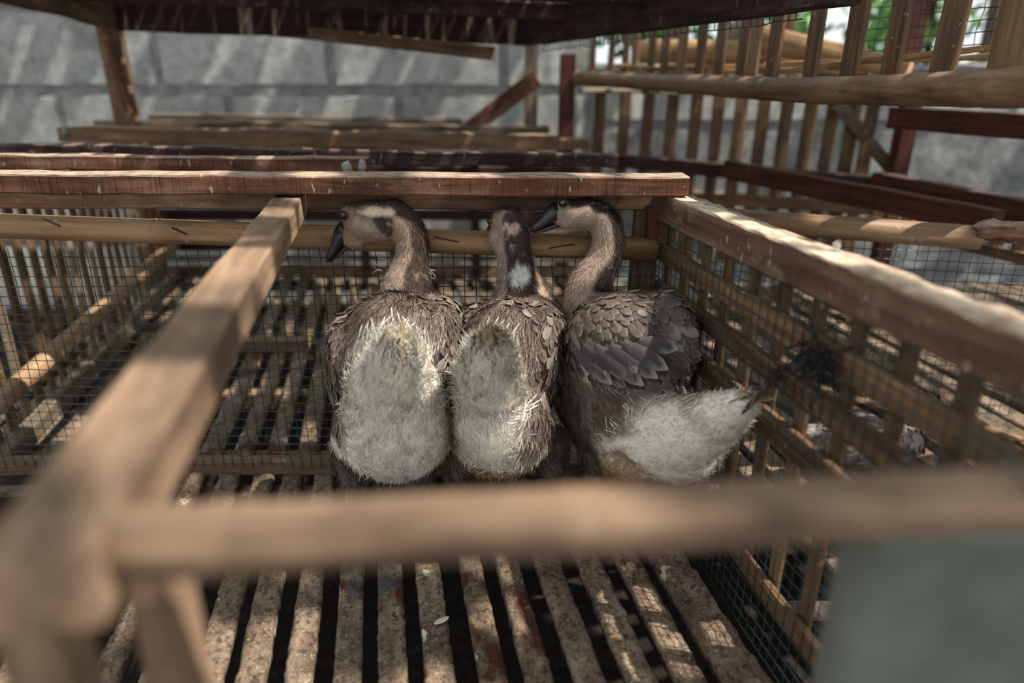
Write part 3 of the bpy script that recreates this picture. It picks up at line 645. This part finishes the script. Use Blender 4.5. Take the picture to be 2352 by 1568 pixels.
def goose(label, base, body, chains, wings, vent, tail_tip, tailward, neck, head, stripe, legs, beak, eyes, seed, extra_white=(), dorsal=None, patches=(), s_lo=.28, s_col=C_DARK, fluff=.011, qs=.22, qn=22):
    rng = np.random.default_rng(seed); base = Vector(base); root = thing('goose', base, label, 'goose', 'geese in the front pen')
    bm = bmesh.new()
    for e in body: ell_mesh(bm, *e)
    for e in wings: ell_mesh(bm, *e)
    for pts, rad in chains: chain_mesh(bm, pts, rad)
    npts, nrad = neck; NP, NR = chain_mesh(bm, npts, nrad, 10)
    for e in head: ell_mesh(bm, *e)
    me = solid(bm); NPa = np.array([V3(p) for p in NP]); tt = V3(tail_tip); tw = unit(np.array(tailward, float))
    vents = [Mask(*v) for v in vent]; xw = [Mask(*v) for v in extra_white]; dors = [Mask(*v) for v in dorsal]
    hc = V3(head[0][0])
    def regions(p, nrm):
        d = np.linalg.norm(p[:, None, :] - NPa[None], axis=2); j = d.argmin(1); nr = np.array(NR)[j]
        neckm = 1 - smoothstep(d.min(1) / nr, 1.25, 1.6); neckm *= smoothstep(p[:, 2], npts[0].z - .02, npts[0].z + .05)
        headm = np.max([Mask(e[0], [max(e[1]) * 1.25] * 3)(p, .15) for e in head], 0); nh = np.maximum(neckm, headm)
        ve = np.max([v(p) for v in vents], 0) * (1 - nh); wh = np.max([v(p) for v in xw], 0) * (1 - nh) if xw else 0 * ve
        do = np.max([v(p, .15) for v in dors], 0) * (1 - nh) * (1 - ve); return nh, headm, ve, wh, do, j
    def tangent(j):
        a = NPa[np.clip(j + 1, 0, len(NPa) - 1)] - NPa[np.clip(j - 1, 0, len(NPa) - 1)]; return -unit(a)
    def colour(p, nrm, var=1.0):
        nh, hm, ve, wh, do, j = regions(p, nrm); n1, n2 = vnoise(p, 26, seed), vnoise(p, 70, seed + 9)
        c = C_BROWN * (1 + .35 * n1 + .25 * n2)[:, None]; pale = smoothstep(vnoise(p, 18, seed + 4), .1, .45)[:, None] * .5; c = c * (1 - pale) + C_GREY * 1.15 * pale
        w_ = np.clip(ve + wh, 0, 1)[:, None]; wc = C_WHITE * (1 + .08 * n1)[:, None]
        st = (smoothstep(n1 + .5 * n2, .35, .8) * .35)[:, None]; wc = wc * (1 - st) + C_TAN * st; c = c * (1 - w_) + wc * w_
        t_ = smoothstep(1 - np.linalg.norm(p - tt, axis=1) / .07, 0, .9)[:, None] * w_ * .55; c = c * (1 - t_) + C_STAIN * t_
        # neck and head: beige with a dark stripe along the back of neck and crown
        sm = smoothstep((nrm * unit(np.array(stripe, float))).sum(1) + .14 * n1 + .06 * n2, s_lo, s_lo + .2); up_ = smoothstep(nrm[:, 2] + .2 * n1, .45, .8) * smoothstep(p[:, 2], hc[2] - .01, hc[2] + .02)
        sm = np.clip(np.maximum(sm, up_), 0, 1)[:, None]; nc = (C_BEIGE * (1 + .18 * n2 + .15 * n1)[:, None]) * (1 - sm) + s_col * (1 + .3 * n2)[:, None] * sm
        c = c * (1 - nh[:, None]) + nc * nh[:, None]
        for pc, pr, pcol in patches:
            k = (smoothstep(Mask(pc, pr)(p, .7) + .45 * vnoise(p, 55, seed + 2) + .3 * vnoise(p, 140, seed), .15, .95) * .85)[:, None]; c = c * (1 - k) + pcol * k
        return np.clip(c, .004, .95)
    nv = len(me.vertices); co = np.empty(nv * 3, np.float32); me.vertices.foreach_get('co', co); co = co.reshape(-1, 3).astype(float)
    no = np.empty(nv * 3, np.float32); me.vertices.foreach_get('normal', no); no = no.reshape(-1, 3).astype(float)
    set_cols(me, colour(co, no)); bv = BVHTree.FromPolygons([Vector(q) for q in co], [tuple(q.vertices) for q in me.polygons])
    world = me.copy(); me.transform(Matrix.Translation(-base)); put('body', me, Matrix.Translation(base), 'plumage', root, True)
    # down and fluff
    N = 46000; p, nr = sample(world, N, rng); nh, hm, ve, wh, do, j = regions(p, nr)
    keep = (do < .5) | (rng.random(N) < .12); p, nr, nh, hm, ve, wh, do, j = [a[keep] for a in (p, nr, nh, hm, ve, wh, do, j)]
    k = len(p); fl = np.tile(tw, (k, 1)); tot = unit(tt - p); fl = fl * (1 - ve[:, None]) + tot * ve[:, None]; fl = fl * (1 - nh[:, None]) + tangent(j) * nh[:, None]
    fl = fl + rng.normal(0, .12, (k, 3)) + .35 * np.stack([vnoise(p, 30, 1.0 + seed), vnoise(p, 30, 7.0 + seed), vnoise(p, 30, 13.0 + seed)], 1) * (1 - nh[:, None]); fl = unit(fl - nr * (fl * nr).sum(1, keepdims=True))
    L = .021 + fluff * ve; L = L * (1 - nh) + (.0115 - .005 * hm) * nh; L *= rng.uniform(.6, 1.35, k); lift = .30 + .25 * rng.random(k); lift = lift * (1 - nh) + .42 * nh
    wd = (.00075 * (1 - nh) + .00045 * nh) * rng.uniform(.6, 1.3, k); cl = colour(p, nr) * rng.uniform(.62, 1.38, (k, 1)) * (1 + .4 * vnoise(p, 45, 3.0 + seed) * (1 - nh))[:, None]; cl = np.clip(cl, .004, .95)
    strands('down', p, nr, fl, L, lift, wd, cl, rng, root, base)
    N = 60000; p, nr = sample(world, N, rng); nh, hm, ve, wh, do, j = regions(p, nr); kk = nh > .4; p, nr, hm, j = p[kk], nr[kk], hm[kk], j[kk]; k = len(p); fl = tangent(j) + rng.normal(0, .3, (k, 3)); fl = unit(fl - nr * (fl * nr).sum(1, keepdims=True))
    strands('neck_down', p, nr, fl, (.0115 - .004 * hm) * rng.uniform(.6, 1.6, k), rng.uniform(.25, .8, k), np.full(k, .00045), np.clip(colour(p, nr) * rng.uniform(.45, 1.65, (k, 1)), .004, .95), rng, root, base)
    # back and wing feathers
    p, nr = sample(world, 9000, rng); nh, hm, ve, wh, do, j = regions(p, nr); kk = np.where(do > .5)[0]; p, nr = p[kk], nr[kk]
    kk = thin(p, .0125, rng); p, nr = p[kk], nr[kk]; k = len(p); fl = unit(np.tile(tw, (k, 1)) + rng.normal(0, .14, (k, 3)))
    cl = np.tile(C_BROWN * .64, (k, 1)) * rng.uniform(.7, 1.25, (k, 1)) * (1 + .5 * vnoise(p, 14, seed + 3))[:, None]; ed = np.clip(cl * 1.9 + .02, 0, .6)
    hi = rng.random(k) < .15; cl[hi] = C_GREY * rng.uniform(.8, 1.2, (hi.sum(), 1))
    feathers('back_feathers', p, nr, fl, rng.uniform(.026, .038, k), rng.uniform(.0075, .0105, k), np.clip(cl, .004, .9), ed, rng, root, base)
    # spiky white plumes round the rim of the vent, and stained quills at the tail tip
    p, nr = sample(world, 16000, rng); nh, hm, ve, wh, do, j = regions(p, nr); kk = np.where((ve > .30) & (ve < .92) & (p[:, 2] > V3(vent[0][0])[2] - .03))[0]; p, nr = p[kk], nr[kk]; kk = thin(p, .0055, rng); p, nr = p[kk], nr[kk]; k = len(p)
    out = unit(p - V3(vent[0][0])); fl = unit(.8 * unit(tt - p) + .9 * out + rng.normal(0, .25, (k, 3))); cl = np.tile(C_WHITE, (k, 1)) * rng.uniform(.55, .98, (k, 1)); near = np.linalg.norm(p - tt, axis=1) < .055
    near &= rng.random(k) < .5; cl[near] = C_STAIN * rng.uniform(.8, 1.5, (near.sum(), 1)); feathers('rump_plumes', p, nr, fl, rng.uniform(.016, .034, k), rng.uniform(.0007, .0016, k), np.clip(cl, 0, .92), np.clip(cl * 1.1, 0, .95), rng, root, base, .25)
    k = qn; bp = tt + unit(V3(vent[0][0]) - tt) * .055 + rng.normal(0, .012, (k, 3)); hit = [bv.find_nearest(Vector(q)) for q in bp]; bp = np.array([V3(h[0]) for h in hit]); nn = np.array([V3(h[1]) for h in hit])
    fl = unit(unit(tt - V3(vent[0][0])) + rng.normal(0, qs, (k, 3))); cl = np.where(rng.random((k, 1)) < .55, C_STAIN * 1.1, C_DARK) * rng.uniform(.7, 1.4, (k, 1))
    feathers('tail_quills', bp, nn, fl, rng.uniform(.03, .055, k), rng.uniform(.002, .0042, k), cl, np.clip(cl * 1.5, 0, .8), rng, root, base, .15)
    for h_, g_, td, mt in legs: leg_foot(root, h_, g_, td, mt, base)
    beak_part(root, *beak, base)
    for e in eyes: eye_part(root, *e, base)
    return root, bv

def rr(px, py, Y, w, h, d): k = ppm(px, py, Y); return (w * k, d, h * k)
X = Vector
# --- goose on the left: seen from behind, head turned left
g1, bv1 = goose('goose with a beige head turned to look past the divider bar, fluffy white rear',
    PZ(880, 1150, 0.004),
    [(PY(915, 850, 1.24), (0.124, 0.135, 0.165), (0, -.35, 1)), (PY(908, 965, 1.165), (0.112, 0.105, 0.112)), (PY(925, 765, 1.30), (0.105, 0.09, 0.085)), (PY(905, 905, 1.135), (0.086, 0.07, 0.105), (0, -.2, 1)), (PY(930, 790, 1.36), (.075, .05, .09))],
    [([PY(905, 900, 1.12), PY(908, 830, 1.075), PY(912, 785, 1.04)], [.07, .048, .018]),
     ([PY(812, 1000, 1.27), PY(806, 1070, 1.285), PY(812, 1118, 1.295)], [.05, .034, .017]), ([PY(968, 1000, 1.27), PY(965, 1075, 1.285), PY(955, 1122, 1.295)], [.05, .034, .017])],
    [(PY(808, 850, 1.25), (.040, .10, .13), (0, -.5, 1)), (PY(1020, 830, 1.25), (.040, .10, .13), (0, -.5, 1)), (PY(850, 770, 1.28), (.06, .09, .06), (0, -.6, 1)), (PY(1000, 765, 1.28), (.06, .09, .065), (0, -.6, 1))],
    [(PY(905, 930, 1.10), (.098, .11, .14)), (PY(908, 830, 1.06), (.07, .07, .07))], PY(912, 772, 1.025), (0.0, -0.75, -0.55),
    ([PY(937, 735, 1.335), PY(935, 670, 1.36), PY(940, 625, 1.378), PY(946, 585, 1.388), PY(944, 545, 1.393), PY(930, 515, 1.396), PY(905, 500, 1.398), PY(870, 510, 1.396)], [.075, .056, .043, .0345, .034, .035, .035, .028]),
    [(PY(855, 496, 1.395), (.036, .034, .056), (1, 0, -.05)), (PY(868, 515, 1.395), (.054, .036, .044), (1, 0, -.15)), (PY(835, 512, 1.392), (.047, .034, .040), (1, 0, -.2)), (PY(818, 540, 1.392), (.033, .029, .034), (1, 0, .7)), (PY(812, 492, 1.393), (.028, .028, .026)), (PY(905, 495, 1.398), (.034, .034, .036))],
    (0.92, -0.20, 0.34), [(PY(812, 1105, 1.293), PZ(812, 1150, .004), (-.1, 1, 0), 'leg_dull'), (PY(955, 1112, 1.293), PZ(955, 1152, .004), (.1, 1, 0), 'leg_dull')],
    (PY(795, 544, 1.392), PY(752, 597, 1.390), (-.80, 0, .6), .0225), [(PY(789, 494, 1.3625), (-.35, -1, .05), .0078)], 21,
    [(PY(800, 1010, 1.22), (.05, .09, .05)), (PY(1000, 1010, 1.22), (.05, .09, .05)), (PY(905, 1040, 1.14), (.115, .12, .085))],
    [(PY(925, 760, 1.31), (.17, .16, .10)), (PY(800, 850, 1.27), (.05, .16, .14)), (PY(1035, 830, 1.27), (.055, .16, .12))],
    [(PY(865, 488, 1.362), (.035, .02, .010), lc(226, 206, 180)), (PY(795, 545, 1.37), (.022, .05, .03), lc(146, 116, 88)), (PY(795, 494, 1.37), (.02, .05, .016), lc(138, 108, 80))])
# --- goose in the middle: looks straight away
g2, bv2 = goose('goose between the other two, nape towards the viewer with a white band on its neck',
    PZ(1165, 1145, 0.004),
    [(PY(1165, 850, 1.26), (0.104, 0.125, 0.155), (-.05, -.35, 1)), (PY(1150, 965, 1.17), (0.098, 0.10, 0.105)), (PY(1178, 765, 1.31), (0.090, 0.085, 0.075)), (PY(1130, 920, 1.14), (0.066, 0.065, 0.125), (-.05, -.2, 1)), (PY(1235, 690, 1.40), (.032, .03, .055)), (PY(1190, 790, 1.37), (.07, .05, .09))],
    [([PY(1130, 890, 1.12), PY(1126, 820, 1.08), PY(1125, 775, 1.05)], [.062, .044, .018]),
     ([PY(1075, 1000, 1.27), PY(1062, 1060, 1.28), PY(1058, 1108, 1.285)], [.045, .03, .017]), ([PY(1262, 1000, 1.28), PY(1266, 1060, 1.30), PY(1266, 1112, 1.305)], [.045, .032, .019])],
    [(PY(1245, 815, 1.27), (.040, .10, .115), (0, -.5, 1)), (PY(1105, 775, 1.29), (.055, .08, .06), (0, -.6, 1)), (PY(1235, 765, 1.29), (.055, .085, .065), (0, -.6, 1))],
    [(PY(1120, 925, 1.11), (.068, .10, .15)), (PY(1122, 820, 1.07), (.046, .06, .065))], PY(1126, 762, 1.03), (0.0, -0.72, -0.6),
    ([PY(1190, 740, 1.34), PY(1192, 670, 1.365), PY(1186, 615, 1.378), PY(1180, 570, 1.386), PY(1174, 535, 1.390)], [.062, .048, .0385, .037, .037]),
    [(PY(1168, 512, 1.392), (.035, .040, .036)), (PY(1164, 505, 1.42), (.030, .035, .030)), (PY(1150, 545, 1.40), (.026, .03, .036)), (PY(1195, 545, 1.398), (.022, .025, .03))],
    (0.42, -0.86, 0.28), [(PY(1060, 1095, 1.285), PZ(1060, 1148, .004), (-.1, 1, 0), 'leg_orange'), (PY(1266, 1100, 1.303), PZ(1264, 1148, .004), (.1, 1, 0), 'leg_orange')],
    (PY(1145, 515, 1.44), PY(1128, 530, 1.50), (0, .1, 1), .0175), [(PY(1127, 507, 1.405), (-1, -.1, .05), .0075), (PY(1201, 505, 1.425), (1, .1, .05), .0075)], 33,
    [(PY(1135, 1045, 1.16), (.085, .11, .065)), (PY(1240, 1010, 1.19), (.016, .06, .10))],
    [(PY(1180, 750, 1.32), (.13, .14, .095)), (PY(1255, 820, 1.28), (.055, .14, .12))],
    [(PY(1194, 630, 1.335), (.024, .03, .020), lc(226, 226, 222)), (PY(1150, 1075, 1.15), (.11, .1, .03), lc(176, 146, 100)), (PY(1128, 785, 1.05), (.035, .05, .022), lc(164, 146, 112)), (PY(1240, 660, 1.385), (.03, .05, .05), lc(214, 190, 168)), (PY(1180, 522, 1.355), (.014, .02, .008), lc(196, 172, 162))], .50)  # pale patch on the right of the breast paints in sunlight
# --- goose on the right: turned left, tail to the right
g3, bv3 = goose('goose with a black-backed neck in profile, dark folded wing and tail against the lath wall',
    PZ(1400, 1140, 0.004),
    [(PY(1425, 830, 1.25), (0.110, 0.120, 0.150), (.35, -.30, 1)), (PY(1475, 960, 1.19), (0.125, 0.10, 0.092)), (PY(1390, 790, 1.29), (0.080, 0.085, 0.11)), (PY(1350, 860, 1.27), (.060, .07, .125)), (PY(1550, 1010, 1.12), (.092, .075, .075), None), (PY(1450, 1040, 1.17), (.072, .07, .053))],
    [([PY(1510, 1000, 1.14), PY(1590, 990, 1.06), PY(1670, 950, .99), PY(1728, 916, .945)], [.082, .062, .038, .014]),
     ([PY(1375, 960, 1.26), PY(1378, 1050, 1.28), PY(1382, 1105, 1.29)], [.058, .040, .020]), ([PY(1480, 1000, 1.27), PY(1470, 1070, 1.29), PY(1468, 1115, 1.305)], [.05, .034, .018])],
    [(PY(1425, 770, 1.215), (.105, .075, .075), None), (PY(1515, 775, 1.215), (.045, .085, .095), (.2, -.4, 1)), (PY(1440, 815, 1.195), (.082, .05, .048), (.5, 0, -.3))],
    [(PY(1590, 1010, 1.05), (.120, .11, .075)), (PY(1690, 950, .97), (.085, .09, .055)), (PY(1470, 1040, 1.11), (.085, .10, .052))], PY(1758, 898, .915), (0.62, -0.55, -0.45),
    ([PY(1368, 750, 1.33), PY(1352, 690, 1.35), PY(1362, 640, 1.368), PY(1385, 600, 1.380), PY(1397, 560, 1.388), PY(1393, 525, 1.392), PY(1376, 498, 1.394), PY(1340, 492, 1.393)], [.070, .052, .043, .036, .0335, .0335, .033, .027]),
    [(PY(1345, 490, 1.393), (.038, .033, .038), (1, 0, .05)), (PY(1318, 492, 1.391), (.033, .030, .034), (1, 0, .1)), (PY(1293, 497, 1.390), (.024, .025, .026), (1, 0, .5)), (PY(1298, 477, 1.390), (.021, .024, .020))],
    (0.88, 0.08, 0.46), [(PY(1382, 1095, 1.295), PZ(1382, 1146, .004), (-.5, 1, 0), 'leg_orange'), (PY(1468, 1105, 1.315), PZ(1466, 1142, .004), (-.4, 1, 0), 'leg_orange')],
    (PY(1272, 500, 1.389), PY(1217, 527, 1.386), (-.25, 0, 1), .0185), [(PY(1293, 466, 1.3655), (-.2, -1, .1), .0078)], 45,
    [(PY(1560, 1060, 1.10), (.11, .12, .05))],
    [(PY(1430, 770, 1.21), (.13, .12, .088)), (PY(1525, 780, 1.23), (.065, .13, .105))],
    [(PY(1432, 1075, 1.12), (.045, .07, .05), lc(150, 116, 72)), (PY(1345, 830, 1.21), (.026, .06, .030), lc(214, 204, 190)), (PY(1395, 858, 1.17), (.030, .06, .016), lc(206, 206, 204)), (PY(1700, 908, .94), (.05, .06, .010), lc(150, 122, 84))], 0.14, lc(46, 39, 36), -.006, .13, 9)
# long flight feathers of the folded wing, each its own piece
base3 = PZ(1400, 1140, 0.004); rng = np.random.default_rng(4)
ff_ = [((1325, 795), (1412, 872)), ((1345, 790), (1446, 880)), ((1372, 790), (1480, 874)), ((1402, 788), (1510, 858)), ((1432, 786), (1532, 838)), ((1460, 780), (1542, 816))]
for i, (a, b) in enumerate(ff_):
    o_ = Vector((0, 0, CAM_H)); ha = bv3.ray_cast(o_, ray(*a)); hb = bv3.ray_cast(o_, ray(*b))
    pa, na = ha[0], ha[1]; k = ppm(*b, pa.y); pb = PY(b[0], b[1], pa.y - .02)
    fl = V3(pb - pa); L = np.linalg.norm(fl); n_ = V3((-ray(*a)).normalized() * .8 + na * .5)
    c = np.array([lc(70, 65, 66)]) * rng.uniform(.85, 1.15)
    feathers('flight_feather', np.array([V3(pa + na * (.009 + .0022 * i))]), unit(np.array([n_])), unit(np.array([fl])), np.array([L * 1.02]), np.array([.0155]), c, np.array([lc(168, 160, 154)]), rng, g3, base3, .05, None)

# ================================================================== LOOSE THINGS
# plastic feed trough hung behind the front rail: tall rounded box with a rolled rim
def rbox(x0, x1, y0, y1, r, z, n_=6):
    out = []
    for cx, cy, a0 in ((x1 - r, y1 - r, 0), (x0 + r, y1 - r, 90), (x0 + r, y0 + r, 180), (x1 - r, y0 + r, 270)):
        for k in range(n_ + 1): t = math.radians(a0 + 90 * k / n_); out.append((cx + r * math.cos(t), cy + r * math.sin(t), z))
    return out
rings = [rbox(-.11, .11, -.008, .02, .008, -.42), rbox(-.118, .118, -.018, .024, .018, -.40), rbox(-.120, .120, -.024, .026, .02, -.20), rbox(-.122, .122, -.028, .028, .02, -.02), rbox(-.126, .126, -.032, .032, .02, -.015), rbox(-.126, .126, -.032, .032, .02, 0), rbox(-.117, .117, -.024, .024, .018, 0), rbox(-.114, .114, -.020, .022, .018, -.2), rbox(-.108, .108, -.008, .018, .008, -.40)]
v = [p for rg in rings for p in rg]; ns = len(rings[0]); f = []
for i in range(len(rings) - 1):
    for k in range(ns): f.append((i * ns + k, i * ns + (k + 1) % ns, (i + 1) * ns + (k + 1) % ns, (i + 1) * ns + k))
f += [tuple(range(ns - 1, -1, -1)), tuple(range(len(v) - ns, len(v)))]
trough = thing('feed_trough', (.358, .400, .19), 'grey-green plastic feed trough hanging inside the front rail by the lath wall', 'trough')
put('body', mesh_from('trough', v, f), Matrix.Translation((.358, .400, .612)), 'plastic', trough, True)
for hx in (.29, .43):
    tubes_obj('hook', [[Vector((hx, .405, .60)), Vector((hx, .390, .668)), Vector((hx, .352, .676)), Vector((hx, .322, .664))]], .0018, 'wire', trough, 6)
# tangles on the lath wall
def tangle(name, px, py, n, size, mat, r, label, cat, seed, droop=.6):
    rn = random.Random(seed); d = ray(px, py); t = .545 / (d.x + .178 * d.y); c = Vector((0, 0, CAM_H)) + d * t; paths = []
    for k in range(n):
        p = c + Vector((rn.gauss(0, .2), rn.gauss(0, .5), rn.gauss(0, .25))) * size; q = Vector((rn.gauss(0, .4), rn.gauss(0, 1), rn.gauss(-droop, .8))).normalized(); pts = [p]
        for i in range(rn.randint(6, 12)):
            q = (q + Vector((rn.gauss(0, .25), rn.gauss(0, .5), rn.gauss(-.1 * droop, .45)))).normalized(); p = p + q * size * .16
            w_ = .318 + .178 * (1.36 - p.y) - .006
            if p.x > w_: p.x = w_ - rn.uniform(0, .01)
            pts.append(p.copy())
        paths.append(pts)
    o = tubes_obj(name, paths, r, mat, None, 4, c); tag(o, label, cat, None, 'thing'); return o
tangle('cord_tangle', 1882, 812, 60, .036, 'cord', (.0006, .0018), 'black frayed cord tangled through the wire of the lath wall', 'cord', 5)
tangle('cord_tangle', 1790, 842, 18, .024, 'cord', (.0006, .0014), 'small black cord knot beside the tail tip on the lath wall', 'cord', 6)
tangle('straw_tuft', 1785, 668, 50, .016, 'grass_dry', (.0005, .0009), 'brown dry straw tuft caught in the wire under the side rail', 'straw', 7, 0.0)
# slivers on the bamboo rail, nail heads, cement and bolt
mwc = WM[cane.name]
for px, py, dx, dy in ((118, 508, 20, 12), (412, 528, 18, 10), (1025, 548, 28, 8), (1290, 566, 30, -6), (1400, 562, 10, 2)):
    a, b = PY(px - dx, py - dy * .6, YB - .034), PY(px + dx, py + dy, YB - .031)
    tag(board('sliver', a, b, .002, .003, 'wood_dark', cane, 2, .0003), None)
for t in (.30, .36, .42, .48, .55, .62, .68, .74, .81, .88, .95):
    q = cane_at(t); d_ = (Vector((0, 0, CAM_H)) - q).normalized(); bm = bmesh.new(); ell_mesh(bm, Vector((0, 0, 0)), (.005, .005, .003), d_); me = bpy.data.meshes.new('nail'); bm.to_mesh(me); bm.free()
    put('nail_head', me, Matrix.Translation(q + d_ * .0295), 'nail', up, True)
def blob(name, c, r, mat, parent, seed):
    bm = bmesh.new(); bmesh.ops.create_icosphere(bm, subdivisions=3, radius=1.0)
    for v_ in bm.verts: v_.co = Vector((v_.co.x * r[0], v_.co.y * r[1], v_.co.z * r[2])) * (1 + .35 * mnoise.noise(v_.co * 2.2 + Vector((seed, 0, 0))))
    me = bpy.data.meshes.new(name); bm.to_mesh(me); bm.free(); return put(name, me, Matrix.Translation(c), mat, parent, True)
pl = [o for o in COL.objects if o.name.startswith('plank')]
blob('cement_blob', PY(797, 384, 1.658), (.012, .006, .014), 'block', pl[1], 1); blob('cement_blob', PY(832, 381, 1.658), (.010, .006, .014), 'block', pl[1], 2)
blob('bolt_head', PY(150, 305, 2.60), (.014, .008, .014), 'pvc', pl[3], 3)
# a white and grey duck resting in the pen beside
dk = PZ(1935, 1062, 0.0); dk0 = Vector((dk.x + .02, dk.y, .002)); duck = thing('duck', dk0, 'small white and grey duck resting on the slats behind the lath wall', 'duck')
bm = bmesh.new(); ell_mesh(bm, dk0 + Vector((0, 0, .06)), (.12, .075, .062)); ell_mesh(bm, dk0 + Vector((.09, -.02, .07)), (.06, .05, .045)); ell_mesh(bm, dk0 + Vector((-.12, 0, .085)), (.05, .028, .018)); chain_mesh(bm, [dk0 + Vector((.10, 0, .08)), dk0 + Vector((.14, 0, .12)), dk0 + Vector((.13, 0, .16))], [.035, .024, .02]); ell_mesh(bm, dk0 + Vector((.145, -.005, .165)), (.032, .023, .023))
me = solid(bm, .006, 6); nv = len(me.vertices); co = np.empty(nv * 3, np.float32); me.vertices.foreach_get('co', co); co = co.reshape(-1, 3)
set_cols(me, np.where((vnoise(co, 22, 3) > .12)[:, None], C_GREY * .45, C_GREY * .95)); wd_ = me.copy(); me.transform(Matrix.Translation(-dk0)); put('body', me, Matrix.Translation(dk0), 'plumage', duck, True)
rng = np.random.default_rng(9); p, nr = sample(wd_, 1500, rng); kk = thin(p, .012, rng); p, nr = p[kk], nr[kk]; k = len(p); cl = np.where((vnoise(p, 22, 3) > .12)[:, None], C_GREY * .45, C_GREY * .95) * rng.uniform(.7, 1.1, (k, 1))
feathers('plumage', p, nr, np.tile([-1., 0, .1], (k, 1)), np.full(k, .03), np.full(k, .008), cl, cl * 1.1, rng, duck, dk0)
beak_part(duck, dk0 + Vector((.165, -.005, .162)), dk0 + Vector((.21, -.008, .15)), (0, 0, 1), .011, dk0); eye_part(duck, dk0 + Vector((.155, -.026, .172)), (0, -1, .2), .004, dk0)

ro = blob('rotten_end', PY(2300, 530, 1.52), (.075, .035, .024), 'wood_bark', sp, 7)
def lone_feather(pos, nrm, flow, L, w, col, label, seed):
    pos = Vector(pos); r_ = np.random.default_rng(seed); o = feathers('loose_feather', np.array([V3(pos)]), unit(np.array([nrm], float)), unit(np.array([flow], float)), np.array([L]), np.array([w]), np.array([col]), np.array([col * 1.15]), r_, None, pos, .05, None)
    return tag(o, label, 'feather')
q = RW(0.965, .655, .078); lone_feather(q, (0, -.5, 1), (.3, .7, .5), .022, .006, C_GREY * .8, 'small pale grey feather stuck upright on the bark side rail', 1)
q = sk(-.112, .93, .006); lone_feather(q, (0, 0, 1), (.6, .5, 0), .03, .006, C_WHITE * .8, 'tiny white feather lying on a front floor slat', 2)
q = PZ(2130, 940, .004); lone_feather(q, (0, 0, 1), (.8, -.3, 0), .07, .016, C_GREY, 'grey feather on the littered floor behind the lath wall', 3)

def wisps(parent, base, pts, out, n, L, seed):
    r_ = random.Random(seed); paths = []
    for k in range(n):
        p = Vector(r_.choice(pts)) + Vector((r_.gauss(0, .004), r_.gauss(0, .004), r_.gauss(0, .007))); d = (Vector(out) + Vector((r_.gauss(0, .3), r_.gauss(0, .3), r_.gauss(0, .5)))).normalized(); c = Vector((0, 0, r_.uniform(-.9, .9)))
        l = L * r_.uniform(.5, 1.2); paths.append([p, p + d * l * .4, p + d * l * .75 + c * l * .18, p + d * l + c * l * .45])
    tag(tubes_obj('neck_wisps', paths, .00035, 'wisp', parent, 3, base), None, None, None, 'stuff')
flat('wisp', lin(214, 204, 186), 0.7)
wisps(g1, PZ(880, 1150, .004), [PY(882, 620, 1.375), PY(880, 605, 1.38), PY(890, 595, 1.385)], (-1, -.2, .2), 16, .018, 1)
wisps(g1, PZ(880, 1150, .004), [PY(982, 605, 1.385), PY(984, 625, 1.38), PY(975, 640, 1.37)], (1, -.3, .0), 14, .015, 2)
wisps(g2, PZ(1165, 1145, .004), [PY(1146, 600, 1.38), PY(1145, 620, 1.38)], (-1, -.2, -.2), 14, .014, 3)
